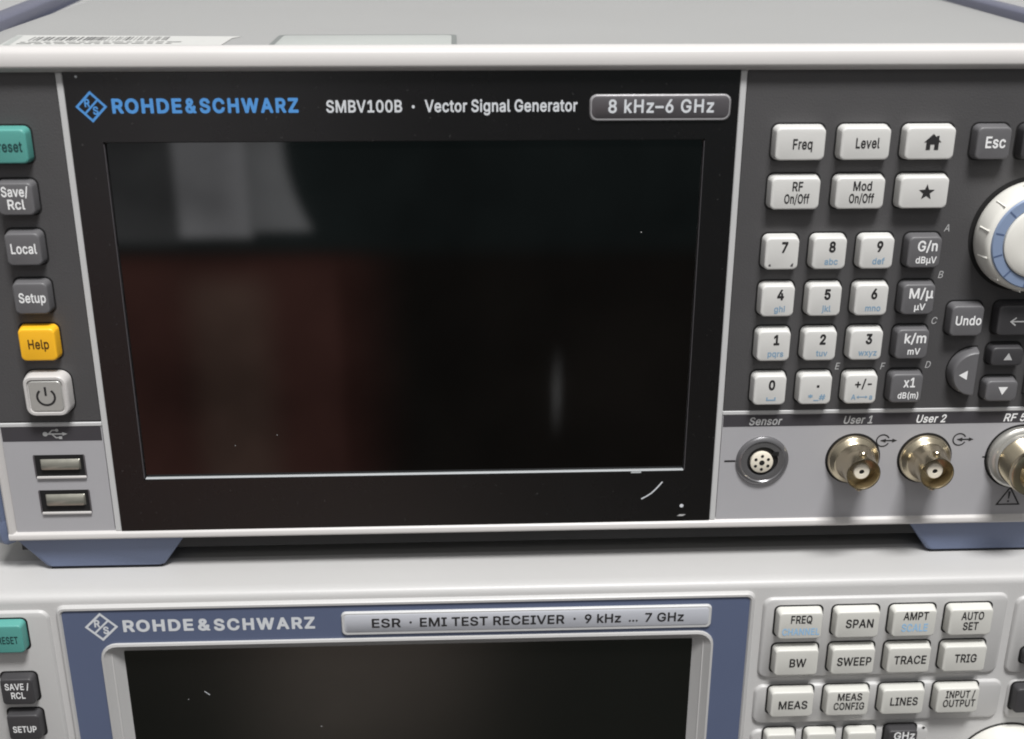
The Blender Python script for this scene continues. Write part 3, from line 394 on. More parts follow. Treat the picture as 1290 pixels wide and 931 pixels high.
    'c': (419, '264,-20 294,-7 312,3 339,24 354,42 369,66 381,96 381,108 377,114 366,121 300,136 293,132 288,126 281,108 269,90 246,74 222,67 204,66 180,69 162,78 138,102 125,126 119,150 116,192 118,222 127,252 140,276 157,294 180,307 210,311 234,307 258,296 275,276 288,250 300,243 366,259 376,264 381,276 371,306 357,330 337,354 314,372 293,384 264,395 234,402 204,403 156,397 108,377 68,342 37,294 21,246 16,180 22,126 38,78 66,36 108,-1 156,-21 210,-27'),
    'd': (447, '378,527 306,527 294,518 292,510 292,378 288,371 260,390 228,400 192,403 144,396 105,378 96,373 63,342 41,306 20,246 15,186 20,132 37,78 62,36 72,25 102,-1 144,-20 192,-27 234,-23 263,-12 288,6 294,0 300,-14 312,-19 372,-19 379,-18 387,-12 391,0 391,510 385,522|204,311 228,307 246,299 254,294 270,277 282,254 290,228 293,186 289,150 280,120 267,96 252,81 234,72 204,66 174,71 156,82 142,96 126,126 118,156 115,186 119,228 125,252 138,277 156,295 174,305'),
    'e': (427, '150,396 102,373 72,347 63,336 36,294 21,246 15,186 22,126 42,72 66,35 108,-1 156,-20 210,-27 252,-24 288,-14 318,1 348,26 370,54 383,84 383,96 380,102 372,109 323,120 306,124 295,120 279,96 262,78 246,71 216,65 186,68 162,77 144,91 127,114 119,144 120,149 372,150 384,156 390,168 386,246 375,288 357,324 332,354 300,379 270,392 240,400 204,403|120,240 126,261 141,282 156,297 180,308 204,311 228,308 252,298 264,286 281,258 285,246 282,240'),
    'f': (277, '80,-19 146,-18 153,-16 161,-4 161,302 164,308 231,308 242,314 247,326 247,380 242,391 230,398 164,398 161,404 163,434 169,446 176,451 200,454 230,449 242,457 262,518 259,530 248,539 224,546 188,549 158,546 122,533 100,518 83,500 67,470 62,434 62,404 60,398 2,398 -7,392 -11,386 -13,326 -8,314 2,308 56,308 62,302 62,-4 68,-14'),
    'g': (448, '378,397 306,397 299,391 295,385 293,373 288,372 258,391 228,401 192,403 144,395 102,377 71,349 61,337 36,295 20,247 15,193 20,133 39,79 66,40 102,11 150,-9 192,-14 228,-11 258,-2 288,17 292,13 292,-5 287,-35 285,-41 271,-59 240,-74 210,-77 180,-76 156,-68 136,-53 114,-28 102,-22 90,-25 42,-52 36,-57 33,-65 34,-77 48,-101 72,-127 96,-144 126,-157 168,-167 204,-170 252,-166 294,-155 336,-131 366,-101 385,-59 391,-11 391,379 386,391|204,311 228,307 252,296 270,278 282,256 290,229 293,193 290,157 282,127 270,108 252,91 228,81 204,78 174,83 156,92 138,109 126,132 118,157 115,193 119,229 126,253 139,277 155,295 162,299 180,307'),
    'h': (433, '43,525 37,518 34,506 34,2 37,-10 43,-16 55,-19 115,-19 125,-16 130,-10 133,2 133,230 136,254 142,272 156,290 169,300 187,307 211,310 235,306 259,290 272,266 277,230 277,188 277,2 280,-10 289,-18 301,-19 361,-18 373,-10 376,2 376,242 371,290 356,332 334,362 307,383 265,399 229,403 181,397 133,373 133,506 130,518 125,524 115,528 55,528'),
    'i': (190, '115,398 49,398 40,392 34,380 34,2 37,-11 49,-19 115,-19 127,-13 133,-4 133,380 127,392|139,458 145,482 140,506 127,525 109,537 85,543 61,539 40,524 27,506 22,482 28,458 42,440 61,428 85,424 107,428 127,442'),
    'j': (190, '118,397 52,398 40,393 34,381 34,-27 30,-51 22,-61 16,-65 -14,-69 -24,-75 -28,-81 -29,-147 -21,-159 -14,-162 4,-162 40,-158 76,-144 102,-123 119,-99 129,-69 133,-27 133,375 130,388|145,483 140,507 127,525 106,539 82,543 58,538 40,525 27,507 22,483 27,459 40,441 58,429 82,424 106,428 127,441 140,459'),
    'k': (404, '43,525 37,518 34,506 34,2 37,-10 43,-16 55,-19 115,-19 125,-16 130,-10 133,2 133,128 135,134 151,149 283,-16 295,-19 373,-19 385,-13 391,-4 389,8 349,59 228,212 230,218 373,366 378,374 377,386 373,392 361,398 277,397 271,392 133,254 133,512 127,522 115,528 55,528'),
    'l': (212, '49,528 40,522 34,510 34,84 40,42 61,6 91,-13 139,-21 163,-20 187,-15 193,-11 200,0 187,61 181,69 175,72 139,72 135,78 134,84 131,516 127,522 115,528'),
    'm': (633, '571,-12 576,2 576,254 571,302 557,338 535,367 505,389 469,402 433,405 403,402 373,392 344,374 319,351 300,374 265,397 223,405 193,403 169,395 133,373 127,390 115,398 49,398 40,392 34,380 34,-4 42,-16 49,-19 121,-17 127,-13 133,-4 133,44 133,236 138,266 142,278 151,291 169,304 181,309 199,311 223,307 240,296 248,284 255,260 255,2 258,-10 265,-17 277,-19 337,-19 349,-12 354,2 354,242 357,266 365,284 383,302 397,309 421,310 439,308 457,300 473,278 477,248 477,2 480,-10 487,-17 499,-19 559,-19'),
    'n': (433, '368,-16 373,-10 376,2 376,236 371,290 356,332 334,362 302,386 271,398 229,403 181,397 145,380 133,370 127,390 115,398 49,398 37,390 34,380 34,98 34,2 37,-11 43,-16 55,-19 115,-19 127,-13 133,-4 133,2 133,224 136,254 146,278 156,290 169,300 187,307 205,309 235,306 259,290 272,266 277,236 277,2 280,-10 285,-16 295,-19 355,-19'),
    'o': (438, '156,-21 204,-27 258,-21 310,0 349,36 377,78 394,126 400,186 395,246 375,300 347,342 312,374 258,397 204,403 156,397 108,377 72,347 63,336 40,300 21,246 15,186 22,126 38,78 66,35 102,4|204,310 240,304 258,295 276,276 290,246 297,222 300,186 297,156 290,126 276,101 258,82 240,72 210,66 180,69 174,72 156,82 138,102 125,126 118,156 115,186 118,222 125,246 140,276 156,294 174,304'),
    'p': (447, '43,-159 55,-162 115,-162 125,-159 130,-153 133,-141 133,9 163,-12 193,-23 229,-27 277,-21 327,3 361,33 385,73 404,129 409,189 404,243 386,303 361,342 352,351 319,379 277,397 235,402 193,400 169,392 158,387 133,369 129,387 124,393 115,398 49,398 41,393 36,387 34,375 34,-141 37,-153|217,66 193,70 173,81 154,99 142,123 136,147 132,189 136,231 143,255 156,279 175,297 193,306 223,310 253,303 271,293 285,279 299,249 306,225 309,189 306,153 298,123 285,99 267,81 247,70'),
    'q': (447, '378,-161 388,-153 391,-141 391,375 389,387 384,393 372,398 312,398 300,393 296,387 294,375 288,371 258,391 228,400 192,403 150,397 139,393 102,377 72,351 61,339 39,303 20,243 15,189 20,129 42,69 64,33 97,3 144,-20 192,-27 228,-24 258,-14 288,6 292,-3 292,-141 295,-153 306,-161|204,66 174,71 156,82 140,99 127,123 118,153 115,189 118,225 125,249 140,279 156,295 174,305 204,311 234,305 252,296 268,279 282,255 290,225 293,189 290,153 282,123 270,99 252,81 234,72'),
    'r': (282, '49,-19 115,-19 125,-16 130,-10 133,2 133,230 135,254 145,278 157,290 169,298 187,305 205,307 247,304 259,313 262,326 262,386 260,392 255,398 247,402 229,403 211,404 175,398 145,385 133,376 125,392 115,398 49,398 40,392 36,386 34,2 37,-11'),
    's': (388, '104,-14 140,-23 182,-27 224,-24 266,-12 305,12 328,36 343,66 350,108 344,144 320,183 284,211 236,227 152,249 136,258 129,270 131,288 142,300 164,311 188,314 212,310 230,301 241,288 254,264 265,258 326,271 337,276 341,282 342,294 331,324 316,348 290,373 259,390 224,400 188,403 146,400 110,388 73,366 49,342 34,312 28,276 34,234 38,225 61,192 98,168 146,151 206,137 230,129 242,120 248,108 244,90 230,77 212,69 182,64 158,67 134,77 121,90 110,116 98,125 32,113 24,108 19,102 17,90 26,59 32,48 49,24 69,6'),
    't': (250, '218,-16 229,-8 232,4 218,64 206,72 176,69 158,71 152,74 147,82 145,304 152,308 206,308 218,315 223,328 223,382 218,391 206,398 146,399 145,472 140,483 128,490 80,490 56,488 48,478 46,400 38,398 2,398 -5,394 -13,382 -13,328 -10,316 2,308 38,308 46,304 46,94 54,46 80,6 116,-15 170,-23 194,-22'),
    'u': (433, '41,393 36,387 34,375 34,141 38,93 52,51 73,20 103,-4 139,-19 181,-24 223,-19 265,0 277,11 281,-9 286,-15 295,-19 361,-18 373,-9 376,3 376,273 376,375 373,388 367,395 355,398 295,398 283,393 277,381 277,153 273,123 266,105 257,93 235,77 223,72 199,69 169,75 151,88 139,108 133,141 133,375 131,387 126,393 115,398 49,398'),
    'v': (412, '385,391 373,398 307,398 295,395 289,390 199,141 193,132 103,381 97,392 85,398 19,398 7,395 1,390 -2,380 -1,374 33,284 147,-10 152,-16 163,-19 229,-19 237,-16 245,-4 387,368 390,380'),
    'w': (590, '7,390 4,380 5,374 119,-4 127,-16 133,-18 199,-19 210,-16 215,-10 283,228 352,-10 357,-16 367,-19 427,-19 439,-16 448,-4 529,260 563,374 562,386 558,392 547,398 481,398 469,395 463,388 461,380 397,152 331,390 319,398 247,397 239,392 235,386 169,153 103,388 97,395 85,398 19,398'),
    'x': (402, '371,-13 377,-4 375,8 250,188 249,194 368,368 371,380 365,392 359,396 347,398 281,398 269,393 216,314 191,273 118,386 107,396 23,397 16,392 12,386 11,372 132,194 5,11 2,2 5,-11 11,-16 23,-19 89,-19 101,-16 161,71 185,110 191,113 275,-15 287,-19 359,-19'),
    'y': (412, '37,-155 73,-164 91,-164 121,-161 145,-154 169,-140 187,-123 207,-95 223,-61 390,379 385,391 373,398 301,398 291,391 205,159 193,132 98,391 85,398 13,398 3,391 -1,385 -1,373 142,1 142,-5 125,-47 112,-65 103,-69 91,-71 55,-68 45,-77 28,-137 31,-149'),
    'z': (403, '31,-16 44,-19 338,-19 350,-16 355,-10 358,2 358,56 353,68 344,74 170,75 165,80 349,320 352,332 350,387 344,394 332,398 50,398 38,395 32,390 29,380 29,320 32,312 38,307 50,304 215,302 26,56 23,44 23,-4'),
    'µ': (430, '43,-159 55,-162 115,-162 125,-159 130,-153 133,-141 133,-2 169,-19 187,-23 223,-23 247,-17 265,-9 301,18 313,4 349,-14 403,-19 415,-15 421,-9 423,3 421,60 415,68 409,71 379,74 376,87 376,375 374,387 367,395 355,398 295,398 283,393 277,381 277,267 277,147 274,123 267,99 258,87 247,79 224,69 205,67 187,69 169,76 153,87 144,99 136,123 133,153 133,375 131,387 121,396 109,398 49,398 41,393 36,387 34,375 34,-141 37,-153'),
    '·': (219, '33,240 39,216 51,198 72,183 96,177 120,182 144,198 157,216 163,240 158,264 142,288 120,302 96,306 72,301 54,288 38,264'),
    'Ω': (559, '505,-16 510,-10 513,2 513,56 509,68 498,75 426,76 417,80 450,106 474,136 500,188 511,230 514,278 509,332 497,380 476,422 449,458 408,493 360,518 318,530 270,535 210,528 168,515 126,493 87,458 60,423 42,386 25,326 21,278 26,224 37,182 58,140 84,107 119,80 108,76 35,74 27,68 24,62 23,32 23,-4 30,-15 36,-18 222,-19 234,-16 241,-10 244,2 244,98 242,110 234,118 186,140 151,176 132,218 124,278 129,326 141,362 162,393 192,418 222,430 270,436 306,432 342,418 372,394 394,362 406,326 412,278 404,218 384,176 349,140 300,118 294,110 292,98 292,2 295,-10 300,-16 312,-19 492,-19'),
    '–': (373, '-19,184 -11,172 2,169 350,169 362,174 369,184 368,248 362,258 350,263 -4,263 -14,256 -18,250'),
    ' ': (188, ''),
}
HEAVY = {
    '&': (489, '460,-26 471,-8 472,4 468,16 409,88 428,130 438,172 442,226 435,244 423,254 411,258 339,257 328,250 321,244 316,232 314,214 309,210 271,256 272,262 297,282 333,322 345,346 354,370 358,406 354,436 336,478 315,505 286,526 243,543 201,547 159,544 117,529 87,507 64,478 46,436 41,400 45,361 57,328 87,280 63,261 35,232 16,202 4,172 0,130 5,94 8,82 24,46 54,10 87,-14 99,-20 147,-36 195,-41 237,-37 280,-26 321,-7 327,-9 345,-28 357,-33 441,-34|241,94 237,91 219,85 195,81 171,83 157,88 141,102 133,118 133,142 141,158 165,182|189,358 177,376 172,388 171,400 174,412 178,418 189,425 201,427 213,425 222,418 226,412 226,394 213,376'),
    '0': (494, '227,550 167,541 155,537 107,509 67,466 37,406 25,364 16,310 14,256 16,196 24,148 37,100 69,40 108,-2 155,-28 167,-32 227,-41 287,-32 299,-27 345,-2 385,40 416,100 429,148 437,196 439,256 437,310 428,364 416,406 386,466 341,513 294,538|227,85 203,89 191,96 185,101 168,124 156,154 147,196 143,250 147,310 155,352 167,382 184,406 191,412 203,420 223,424 227,425 251,419 269,406 283,388 298,352 306,310 310,256 306,196 297,154 285,124 263,97 247,88'),
    '1': (494, '285,542 195,543 183,540 67,455 56,443 52,425 52,353 57,340 69,328 81,324 99,327 177,381 178,95 177,89 75,89 57,83 46,71 42,59 42,5 44,-13 51,-23 63,-32 75,-34 393,-34 411,-27 423,-13 425,-1 425,59 417,77 399,88 315,89 310,95 310,509 303,529 297,535'),
    '2': (494, '45,-28 63,-34 387,-34 405,-30 412,-25 421,-13 423,-1 423,59 417,76 405,87 387,91 243,91 237,92 234,95 333,203 363,239 384,269 404,311 412,341 415,371 407,425 391,461 362,497 327,523 315,530 273,545 231,549 171,543 123,524 87,497 58,461 38,413 32,365 33,353 39,341 45,335 57,329 129,328 147,335 154,341 159,352 164,383 171,400 177,408 189,417 207,424 225,426 243,423 267,412 279,399 283,389 286,371 284,353 280,341 270,323 252,299 35,65 30,47 30,-1 36,-19'),
    '3': (494, '53,538 41,526 36,508 36,448 40,436 49,425 67,418 205,418 211,413 127,316 123,298 123,244 127,231 137,220 151,214 199,214 229,211 259,203 277,190 286,178 291,166 294,148 292,124 286,112 277,103 259,92 241,87 217,84 181,90 162,100 148,118 139,148 133,156 121,164 109,166 43,166 25,160 14,148 10,136 11,124 21,76 45,34 76,4 103,-12 121,-22 169,-37 217,-41 271,-36 319,-20 331,-14 367,11 398,46 418,88 421,100 427,148 419,196 401,238 367,278 325,305 291,316 400,442 406,460 406,514 397,532 385,540 373,543 73,543'),
    '4': (494, '321,541 243,543 231,539 219,529 13,179 6,161 7,95 15,82 27,73 39,71 243,71 248,65 248,-1 250,-13 261,-27 279,-34 345,-34 358,-31 369,-21 376,-7 377,65 381,71 417,71 429,75 441,86 447,101 447,167 441,182 435,189 423,195 381,197 377,203 377,317 375,329 369,339 357,349 345,352 279,352 267,349 255,339 253,341 343,497 345,509 343,521 335,533|243,327 247,323 248,317 248,203 245,197 171,197 170,203|249,327 247,329 249,337 251,335'),
    '5': (494, '383,538 365,543 95,543 83,541 71,532 64,520 62,508 33,256 36,238 46,226 59,220 125,212 140,214 167,231 197,241 215,243 239,240 257,232 272,220 281,208 291,184 294,160 290,136 282,118 274,106 257,93 239,86 221,84 197,88 175,100 160,118 151,148 137,160 119,164 59,164 47,162 35,153 27,136 26,124 35,78 55,40 88,4 125,-20 173,-36 221,-41 275,-34 327,-14 372,22 398,58 415,100 419,112 425,160 421,208 410,244 395,274 365,312 341,333 305,353 269,363 233,368 197,365 179,360 175,364 181,412 185,418 365,418 377,420 389,427 396,436 400,448 400,508 395,526'),
    '6': (494, '333,541 321,543 249,543 237,540 227,532 111,363 74,304 48,250 35,208 30,160 36,106 54,58 80,22 87,14 129,-17 171,-33 219,-40 279,-35 321,-18 333,-11 368,16 395,52 418,106 423,154 418,202 399,257 369,296 333,324 285,342 254,346 255,352 354,496 356,508 354,520 347,532|225,82 201,88 189,94 177,104 168,118 161,136 159,160 163,184 168,196 177,210 189,221 207,229 231,230 243,229 261,221 276,208 284,196 291,178 293,154 289,130 284,118 273,102 261,93 249,87'),
    '7': (494, '85,-32 97,-34 169,-34 181,-30 193,-19 425,443 424,515 415,533 403,541 391,543 163,543 55,542 38,533 29,515 29,443 37,429 49,420 61,418 259,418 265,417 267,413 65,11 63,-1 65,-13 73,-24'),
    '8': (494, '225,550 177,544 129,528 92,502 60,466 42,424 36,376 45,328 63,291 79,274 81,268 52,238 34,208 22,172 18,136 24,88 27,79 48,40 81,5 117,-17 129,-23 171,-35 225,-41 279,-36 327,-21 375,8 405,42 426,82 435,136 430,172 418,208 399,240 371,268 373,274 389,292 407,328 416,376 410,424 391,466 359,502 321,528 275,544|302,136 295,112 285,100 273,93 255,87 225,83 201,86 183,91 165,102 157,112 152,124 151,148 161,172 182,190 201,198 231,200 249,198 267,192 285,179 295,166 300,154|282,358 271,340 255,329 231,325 207,326 183,338 172,352 167,376 171,394 183,412 195,419 207,424 225,426 249,422 269,412 279,400 285,376'),
    '9': (494, '117,-32 129,-34 201,-34 213,-31 225,-23 343,149 377,203 405,257 419,305 423,347 417,401 398,449 369,489 321,526 279,543 231,550 171,542 129,525 117,517 85,491 57,455 35,401 30,353 34,305 54,251 81,214 117,186 165,166 199,161 98,11 96,-1 98,-13 107,-25|225,277 207,280 195,285 177,299 169,311 164,323 160,353 162,371 168,389 181,407 195,418 207,424 229,425 243,424 255,419 273,406 284,389 289,377 293,347 288,323 284,311 273,296 261,287 249,282'),
    'A': (521, '195,543 177,533 169,521 -16,11 -17,-7 -7,-25 9,-33 87,-34 99,-31 108,-25 117,-13 159,108 285,108 315,108 321,105 363,-13 372,-25 381,-31 393,-34 471,-33 483,-27 491,-19 496,-7 497,5 305,527 291,539 279,543|237,335 243,324 274,233 243,233 207,233 205,239'),
    'C': (551, '309,547 267,550 219,546 173,532 135,515 93,481 64,448 42,412 20,358 10,310 6,256 11,196 20,148 39,100 65,58 98,22 129,-2 171,-24 219,-37 261,-41 315,-36 357,-25 387,-12 417,7 453,39 475,70 495,112 507,154 506,166 501,179 489,190 477,194 459,194 405,194 393,190 379,178 369,148 349,118 321,99 303,92 285,89 267,87 231,92 201,106 177,127 156,160 142,202 138,250 142,304 155,346 173,376 207,405 231,416 267,422 303,417 321,410 351,388 367,364 380,328 387,321 399,315 477,314 495,322 504,334 507,352 495,395 477,436 453,468 423,497 388,520 351,536'),
    'D': (543, '41,537 31,527 26,509 26,-1 32,-19 41,-28 59,-34 221,-34 275,-30 323,-18 365,0 401,25 413,36 443,71 462,101 479,143 491,197 496,251 492,311 482,359 463,407 426,461 366,509 323,528 281,538 227,543 59,543|161,92 159,95 159,413 161,417 167,418 215,418 263,413 299,400 323,380 347,347 360,305 365,257 361,209 347,161 326,131 299,110 269,98 215,91'),
    'E': (460, '41,537 31,527 26,509 26,-1 32,-19 41,-28 59,-34 383,-33 398,-25 408,-7 408,65 402,77 396,83 377,91 161,92 159,95 159,179 159,191 161,194 359,195 371,199 383,209 389,227 389,287 386,299 378,311 365,318 353,320 161,321 159,323 159,413 161,417 167,418 371,418 383,420 395,427 405,443 406,509 404,521 396,533 389,538 371,543 59,543'),
    'H': (558, '479,-26 489,-13 491,-1 491,509 485,528 473,539 461,543 395,543 377,540 363,527 358,509 358,329 353,323 161,323 159,329 159,509 154,527 137,541 119,543 53,542 41,537 31,527 26,509 26,-1 28,-13 35,-23 53,-33 125,-34 143,-29 153,-19 159,-1 159,191 161,198 353,198 358,191 358,-1 364,-19 377,-31 389,-34 461,-34'),
    'O': (574, '267,550 213,544 173,532 135,515 97,484 69,454 39,408 21,364 10,310 6,256 11,196 20,148 39,100 69,53 98,22 129,-2 171,-24 219,-37 267,-41 315,-36 363,-23 405,-1 436,22 465,54 495,100 513,148 523,196 527,256 524,310 512,364 495,406 465,454 437,484 399,514 357,534 321,544|267,422 297,417 327,405 357,381 376,352 390,310 396,256 390,196 378,160 359,130 327,104 297,92 267,87 231,92 207,103 175,130 155,160 144,196 137,256 144,310 155,346 177,382 207,406 231,417'),
    'R': (490, '41,537 31,527 26,509 26,-1 29,-15 41,-28 59,-34 131,-33 148,-25 157,-13 159,-1 159,161 161,164 221,164 228,161 325,-19 338,-31 353,-34 437,-33 451,-25 461,-7 462,5 457,17 362,191 365,197 390,215 418,251 438,299 443,353 439,395 437,407 420,449 394,485 383,495 347,520 299,537 233,543 59,543|161,417 227,418 263,415 281,410 293,402 305,383 311,353 305,322 293,305 281,297 257,291 233,289 161,290 159,293 159,413'),
    'S': (488, '229,550 175,545 127,530 79,501 49,470 28,428 18,374 19,362 28,314 61,266 115,228 175,206 259,182 295,166 307,153 311,140 309,128 304,116 289,101 271,91 247,85 223,83 181,90 157,103 149,110 142,122 133,154 127,162 115,169 103,171 31,170 13,160 8,152 4,140 16,80 37,39 67,7 115,-23 163,-37 205,-41 229,-43 289,-36 337,-20 379,6 414,44 433,84 436,92 442,140 439,176 426,212 405,242 379,265 325,295 223,325 181,340 164,350 153,362 150,374 151,386 163,405 181,417 199,422 223,425 259,419 283,407 297,392 311,356 325,346 337,344 409,345 421,351 433,368 435,380 425,428 403,470 373,502 325,531 283,544'),
    'W': (727, '699,527 687,538 669,543 597,543 585,538 574,527 570,515 495,225 489,226 412,521 404,533 387,542 303,543 291,539 277,527 273,515 195,221 189,230 115,515 111,527 99,538 81,543 9,542 -8,533 -16,521 -18,503 25,347 122,-7 127,-19 135,-28 153,-34 231,-34 245,-31 258,-19 263,-7 339,272 345,276 422,-7 427,-19 440,-31 453,-34 537,-33 553,-25 563,-7 702,497 703,515'),
    'Z': (479, '21,537 8,521 6,503 7,443 13,431 21,424 39,418 243,418 249,417 251,413 11,59 8,47 8,-1 14,-19 27,-31 39,-34 399,-34 417,-29 431,-13 433,5 432,65 426,77 417,86 399,91 195,91 189,92 187,95 425,443 431,461 431,509 426,527 412,539 399,543 39,543'),
}

TEXT_CACHE = {}
CAPH = 0.509


def text_shape(s, bold, italic, gap):
    """filled outlines of the lettering in one of three weights, as (points, triangles)"""
    key = (s, bold, italic, gap)
    if key in TEXT_CACHE:
        return TEXT_CACHE[key]
    font = HEAVY if bold > 0.028 and all(ch in HEAVY for ch in s) else (BOLD if bold > 0.011 else REGULAR)
    vs, fs = [], []
    x = 0.0
    for ch in s:
        adv, body = font[ch]
        conts = [[tuple(int(c) / 1000 for c in q.split(',')) for q in part.split()] for part in (body.split('|') if body else [])]
        areas = [sum(a[0] * c[1] - c[0] * a[1] for a, c in zip(k, k[1:] + k[:1])) for k in conts]
        sign = 1.0 if (areas and max(areas, key=abs) > 0) else -1.0
        for i, k0 in enumerate(conts):
            if areas[i] * sign < 0:
                continue
            group = [k0]
            for j, k1 in enumerate(conts):
                if areas[j] * sign < 0 and min(p[0] for p in k0) < k1[0][0] < max(p[0] for p in k0) and min(p[1] for p in k0) < k1[0][1] < max(p[1] for p in k0):
                    group.append(k1)
            loops = [[Vector((x + px + (0.2 * pz if italic else 0.0), pz, 0)) for px, pz in k] for k in group]
            o = len(vs)
            vs += [(p.x, p.y) for k in loops for p in k]
            fs += [tuple(q + o for q in t) for t in tessellate_polygon(loops)]
        x += adv / 1000 * gap
    TEXT_CACHE[key] = (vs, fs)
    return vs, fs


OFFZ = 0.0                      # height added to everything built while it is set


class MB:
    def __init__(self):
        self.v, self.f, self.m, self.mats = [], [], [], []

    def mi(self, name):
        if name not in self.mats:
            self.mats.append(name)
        return self.mats.index(name)

    def add(self, vs, fs, m):
        o = len(self.v)
        self.v += [tuple(p) for p in vs]
        k = self.mi(m)
        for f in fs:
            self.f.append(tuple(i + o for i in f))
            self.m.append(k)

    def loops(self, ls, m, cap0=False, cap1=True, closed=True):
        n = len(ls[0])
        vs = [p for l in ls for p in l]
        fs = []
        for a in range(len(ls) - 1):
            for i in range(n if closed else n - 1):
                j = (i + 1) % n
                fs.append((a * n + i, a * n + j, (a + 1) * n + j, (a + 1) * n + i))
        if cap0:
            fs.append(tuple(reversed(range(n))))
        if cap1:
            fs.append(tuple(range((len(ls) - 1) * n, len(ls) * n)))
        self.add(vs, fs, m)

    def box(self, x0, x1, y0, y1, z0, z1, m, c=0.0):
        """box with an optional small chamfer on every edge"""
        if c <= 0:
            vs = [(x, y, z) for x in (x0, x1) for y in (y0, y1) for z in (z0, z1)]
            self.add(vs, [(0, 1, 3, 2), (4, 6, 7, 5), (0, 4, 5, 1), (2, 3, 7, 6), (0, 2, 6, 4), (1, 5, 7, 3)], m)
            return
        def ring(z, d):
            e = c + d
            return [(x0 + d, y0 + e, z), (x0 + e, y0 + d, z), (x1 - e, y0 + d, z), (x1 - d, y0 + e, z),
                    (x1 - d, y1 - e, z), (x1 - e, y1 - d, z), (x0 + e, y1 - d, z), (x0 + d, y1 - e, z)]
        self.loops([ring(z0, c), ring(z0 + c, 0), ring(z1 - c, 0), ring(z1, c)], m, True, True)

    def lathe(self, cx, cz, prof, m, n=40, cap1=True, dx=0, dz=0):
        ls = []
        for r, y in prof:
            ls.append([(cx + r * math.cos(2 * math.pi * i / n), y, cz + r * math.sin(2 * math.pi * i / n)) for i in range(n)])
        self.loops(ls, m, False, cap1)

    def extrude_x(self, prof, x0, x1, m, ends=True):
        self.loops([[(x0, y, z) for y, z in prof], [(x1, y, z) for y, z in prof]], m, ends, ends)

    def poly(self, pts, y, m, t=0.0):
        """flat polygon of (x, z) points facing -y, with thickness t"""
        if t:
            self.loops([[(x, y + t, z) for x, z in pts], [(x, y, z) for x, z in pts]], m)
        else:
            self.add([(x, y, z) for x, z in pts], [tuple(range(len(pts)))], m)

    def strip(self, pts, w, y, m, closed=False):
        """a drawn line of width w along (x, z) points"""
        n = len(pts)
        vs, fs = [], []
        for i, (x, z) in enumerate(pts):
            a = pts[(i - 1) % n] if (closed or i > 0) else pts[i]
            b = pts[(i + 1) % n] if (closed or i < n - 1) else pts[i]
            d1 = Vector((x - a[0], z - a[1])); d2 = Vector((b[0] - x, b[1] - z))
            if d1.length == 0: d1 = d2.copy()
            if d2.length == 0: d2 = d1.copy()
            d1.normalize(); d2.normalize()
            t = (d1 + d2)
            if t.length < 1e-6: t = d1.copy()
            t.normalize()
            nn = Vector((-t.y, t.x))
            k = w / 2 / max(0.4, nn.dot(Vector((-d1.y, d1.x))))
            vs += [(x + nn.x * k, y, z + nn.y * k), (x - nn.x * k, y, z - nn.y * k)]
        for i in range(n if closed else n - 1):
            j = (i + 1) % n
            fs.append((2 * i, 2 * j, 2 * j + 1, 2 * i + 1))
        self.add(vs, fs, m)

    def text(self, s, cx, cz, h, y, m, width=None, bold=0.012, italic=False, gap=1.0, left=None, squeeze=0.86):
        """lettering whose capitals are h tall, centred on (cx, cz) or starting at x = left"""
        vs, fs = text_shape(s, bold, italic, gap)
        k = h / CAPH
        xs = [p[0] for p in vs]
        x0, x1 = min(xs), max(xs)
        sx = k * squeeze if width is None else width / (x1 - x0)
        ox = (left - x0 * sx) if left is not None else (cx - (x0 + x1) / 2 * sx)
        self.add([(ox + a * sx, y, cz - h / 2 + b * k) for a, b in vs], fs, m)

    def build(self, name, parent=None, label=None, smooth=38):
        me = bpy.data.meshes.new(name)
        me.from_pydata([(x * MM, y * MM, (z + OFFZ) * MM) for x, y, z in self.v], [], self.f)
        for n in self.mats:
            me.materials.append(MATS[n])
        me.polygons.foreach_set('material_index', self.m)
        me.update()
        import bmesh
        bm = bmesh.new()
        bm.from_mesh(me)
        bmesh.ops.recalc_face_normals(bm, faces=bm.faces)
        bm.to_mesh(me)
        bm.free()
        if smooth:
            me.shade_smooth()
            me.set_sharp_from_angle(angle=R(smooth))
        o = bpy.data.objects.new(name, me)
        COL.objects.link(o)
        if parent is not None:
            o.parent = parent
            if parent.type == 'EMPTY':
                o.matrix_parent_inverse = Matrix.Translation(-parent.location)
        if label:
            o['label'] = label
        return o


def rr(cx, cz, w, h, r, y, n=5):
    """rounded rectangle loop in the plane y"""
    pts = []
    r = max(0.02, min(r, w / 2 - 0.01, h / 2 - 0.01))
    for sx, sz, a0 in ((1, -1, -90), (1, 1, 0), (-1, 1, 90), (-1, -1, 180)):
        ox, oz = cx + sx * (w / 2 - r), cz + sz * (h / 2 - r)
        for i in range(n + 1):
            a = R(a0 + 90 * i / n)
            pts.append((ox + r * math.cos(a), y, oz + r * math.sin(a)))
    return pts


def arc(cx, cz, r, a0, a1, n=20):
    return [(cx + r * math.cos(R(a0 + (a1 - a0) * i / n)), cz + r * math.sin(R(a0 + (a1 - a0) * i / n))) for i in range(n + 1)]


def thing(name, loc, label, cat):
    o = bpy.data.objects.new(name, None)
    o.empty_display_size = 0.05
    COL.objects.link(o)
    o.location = loc
    o['label'] = label
    o['category'] = cat
    return o


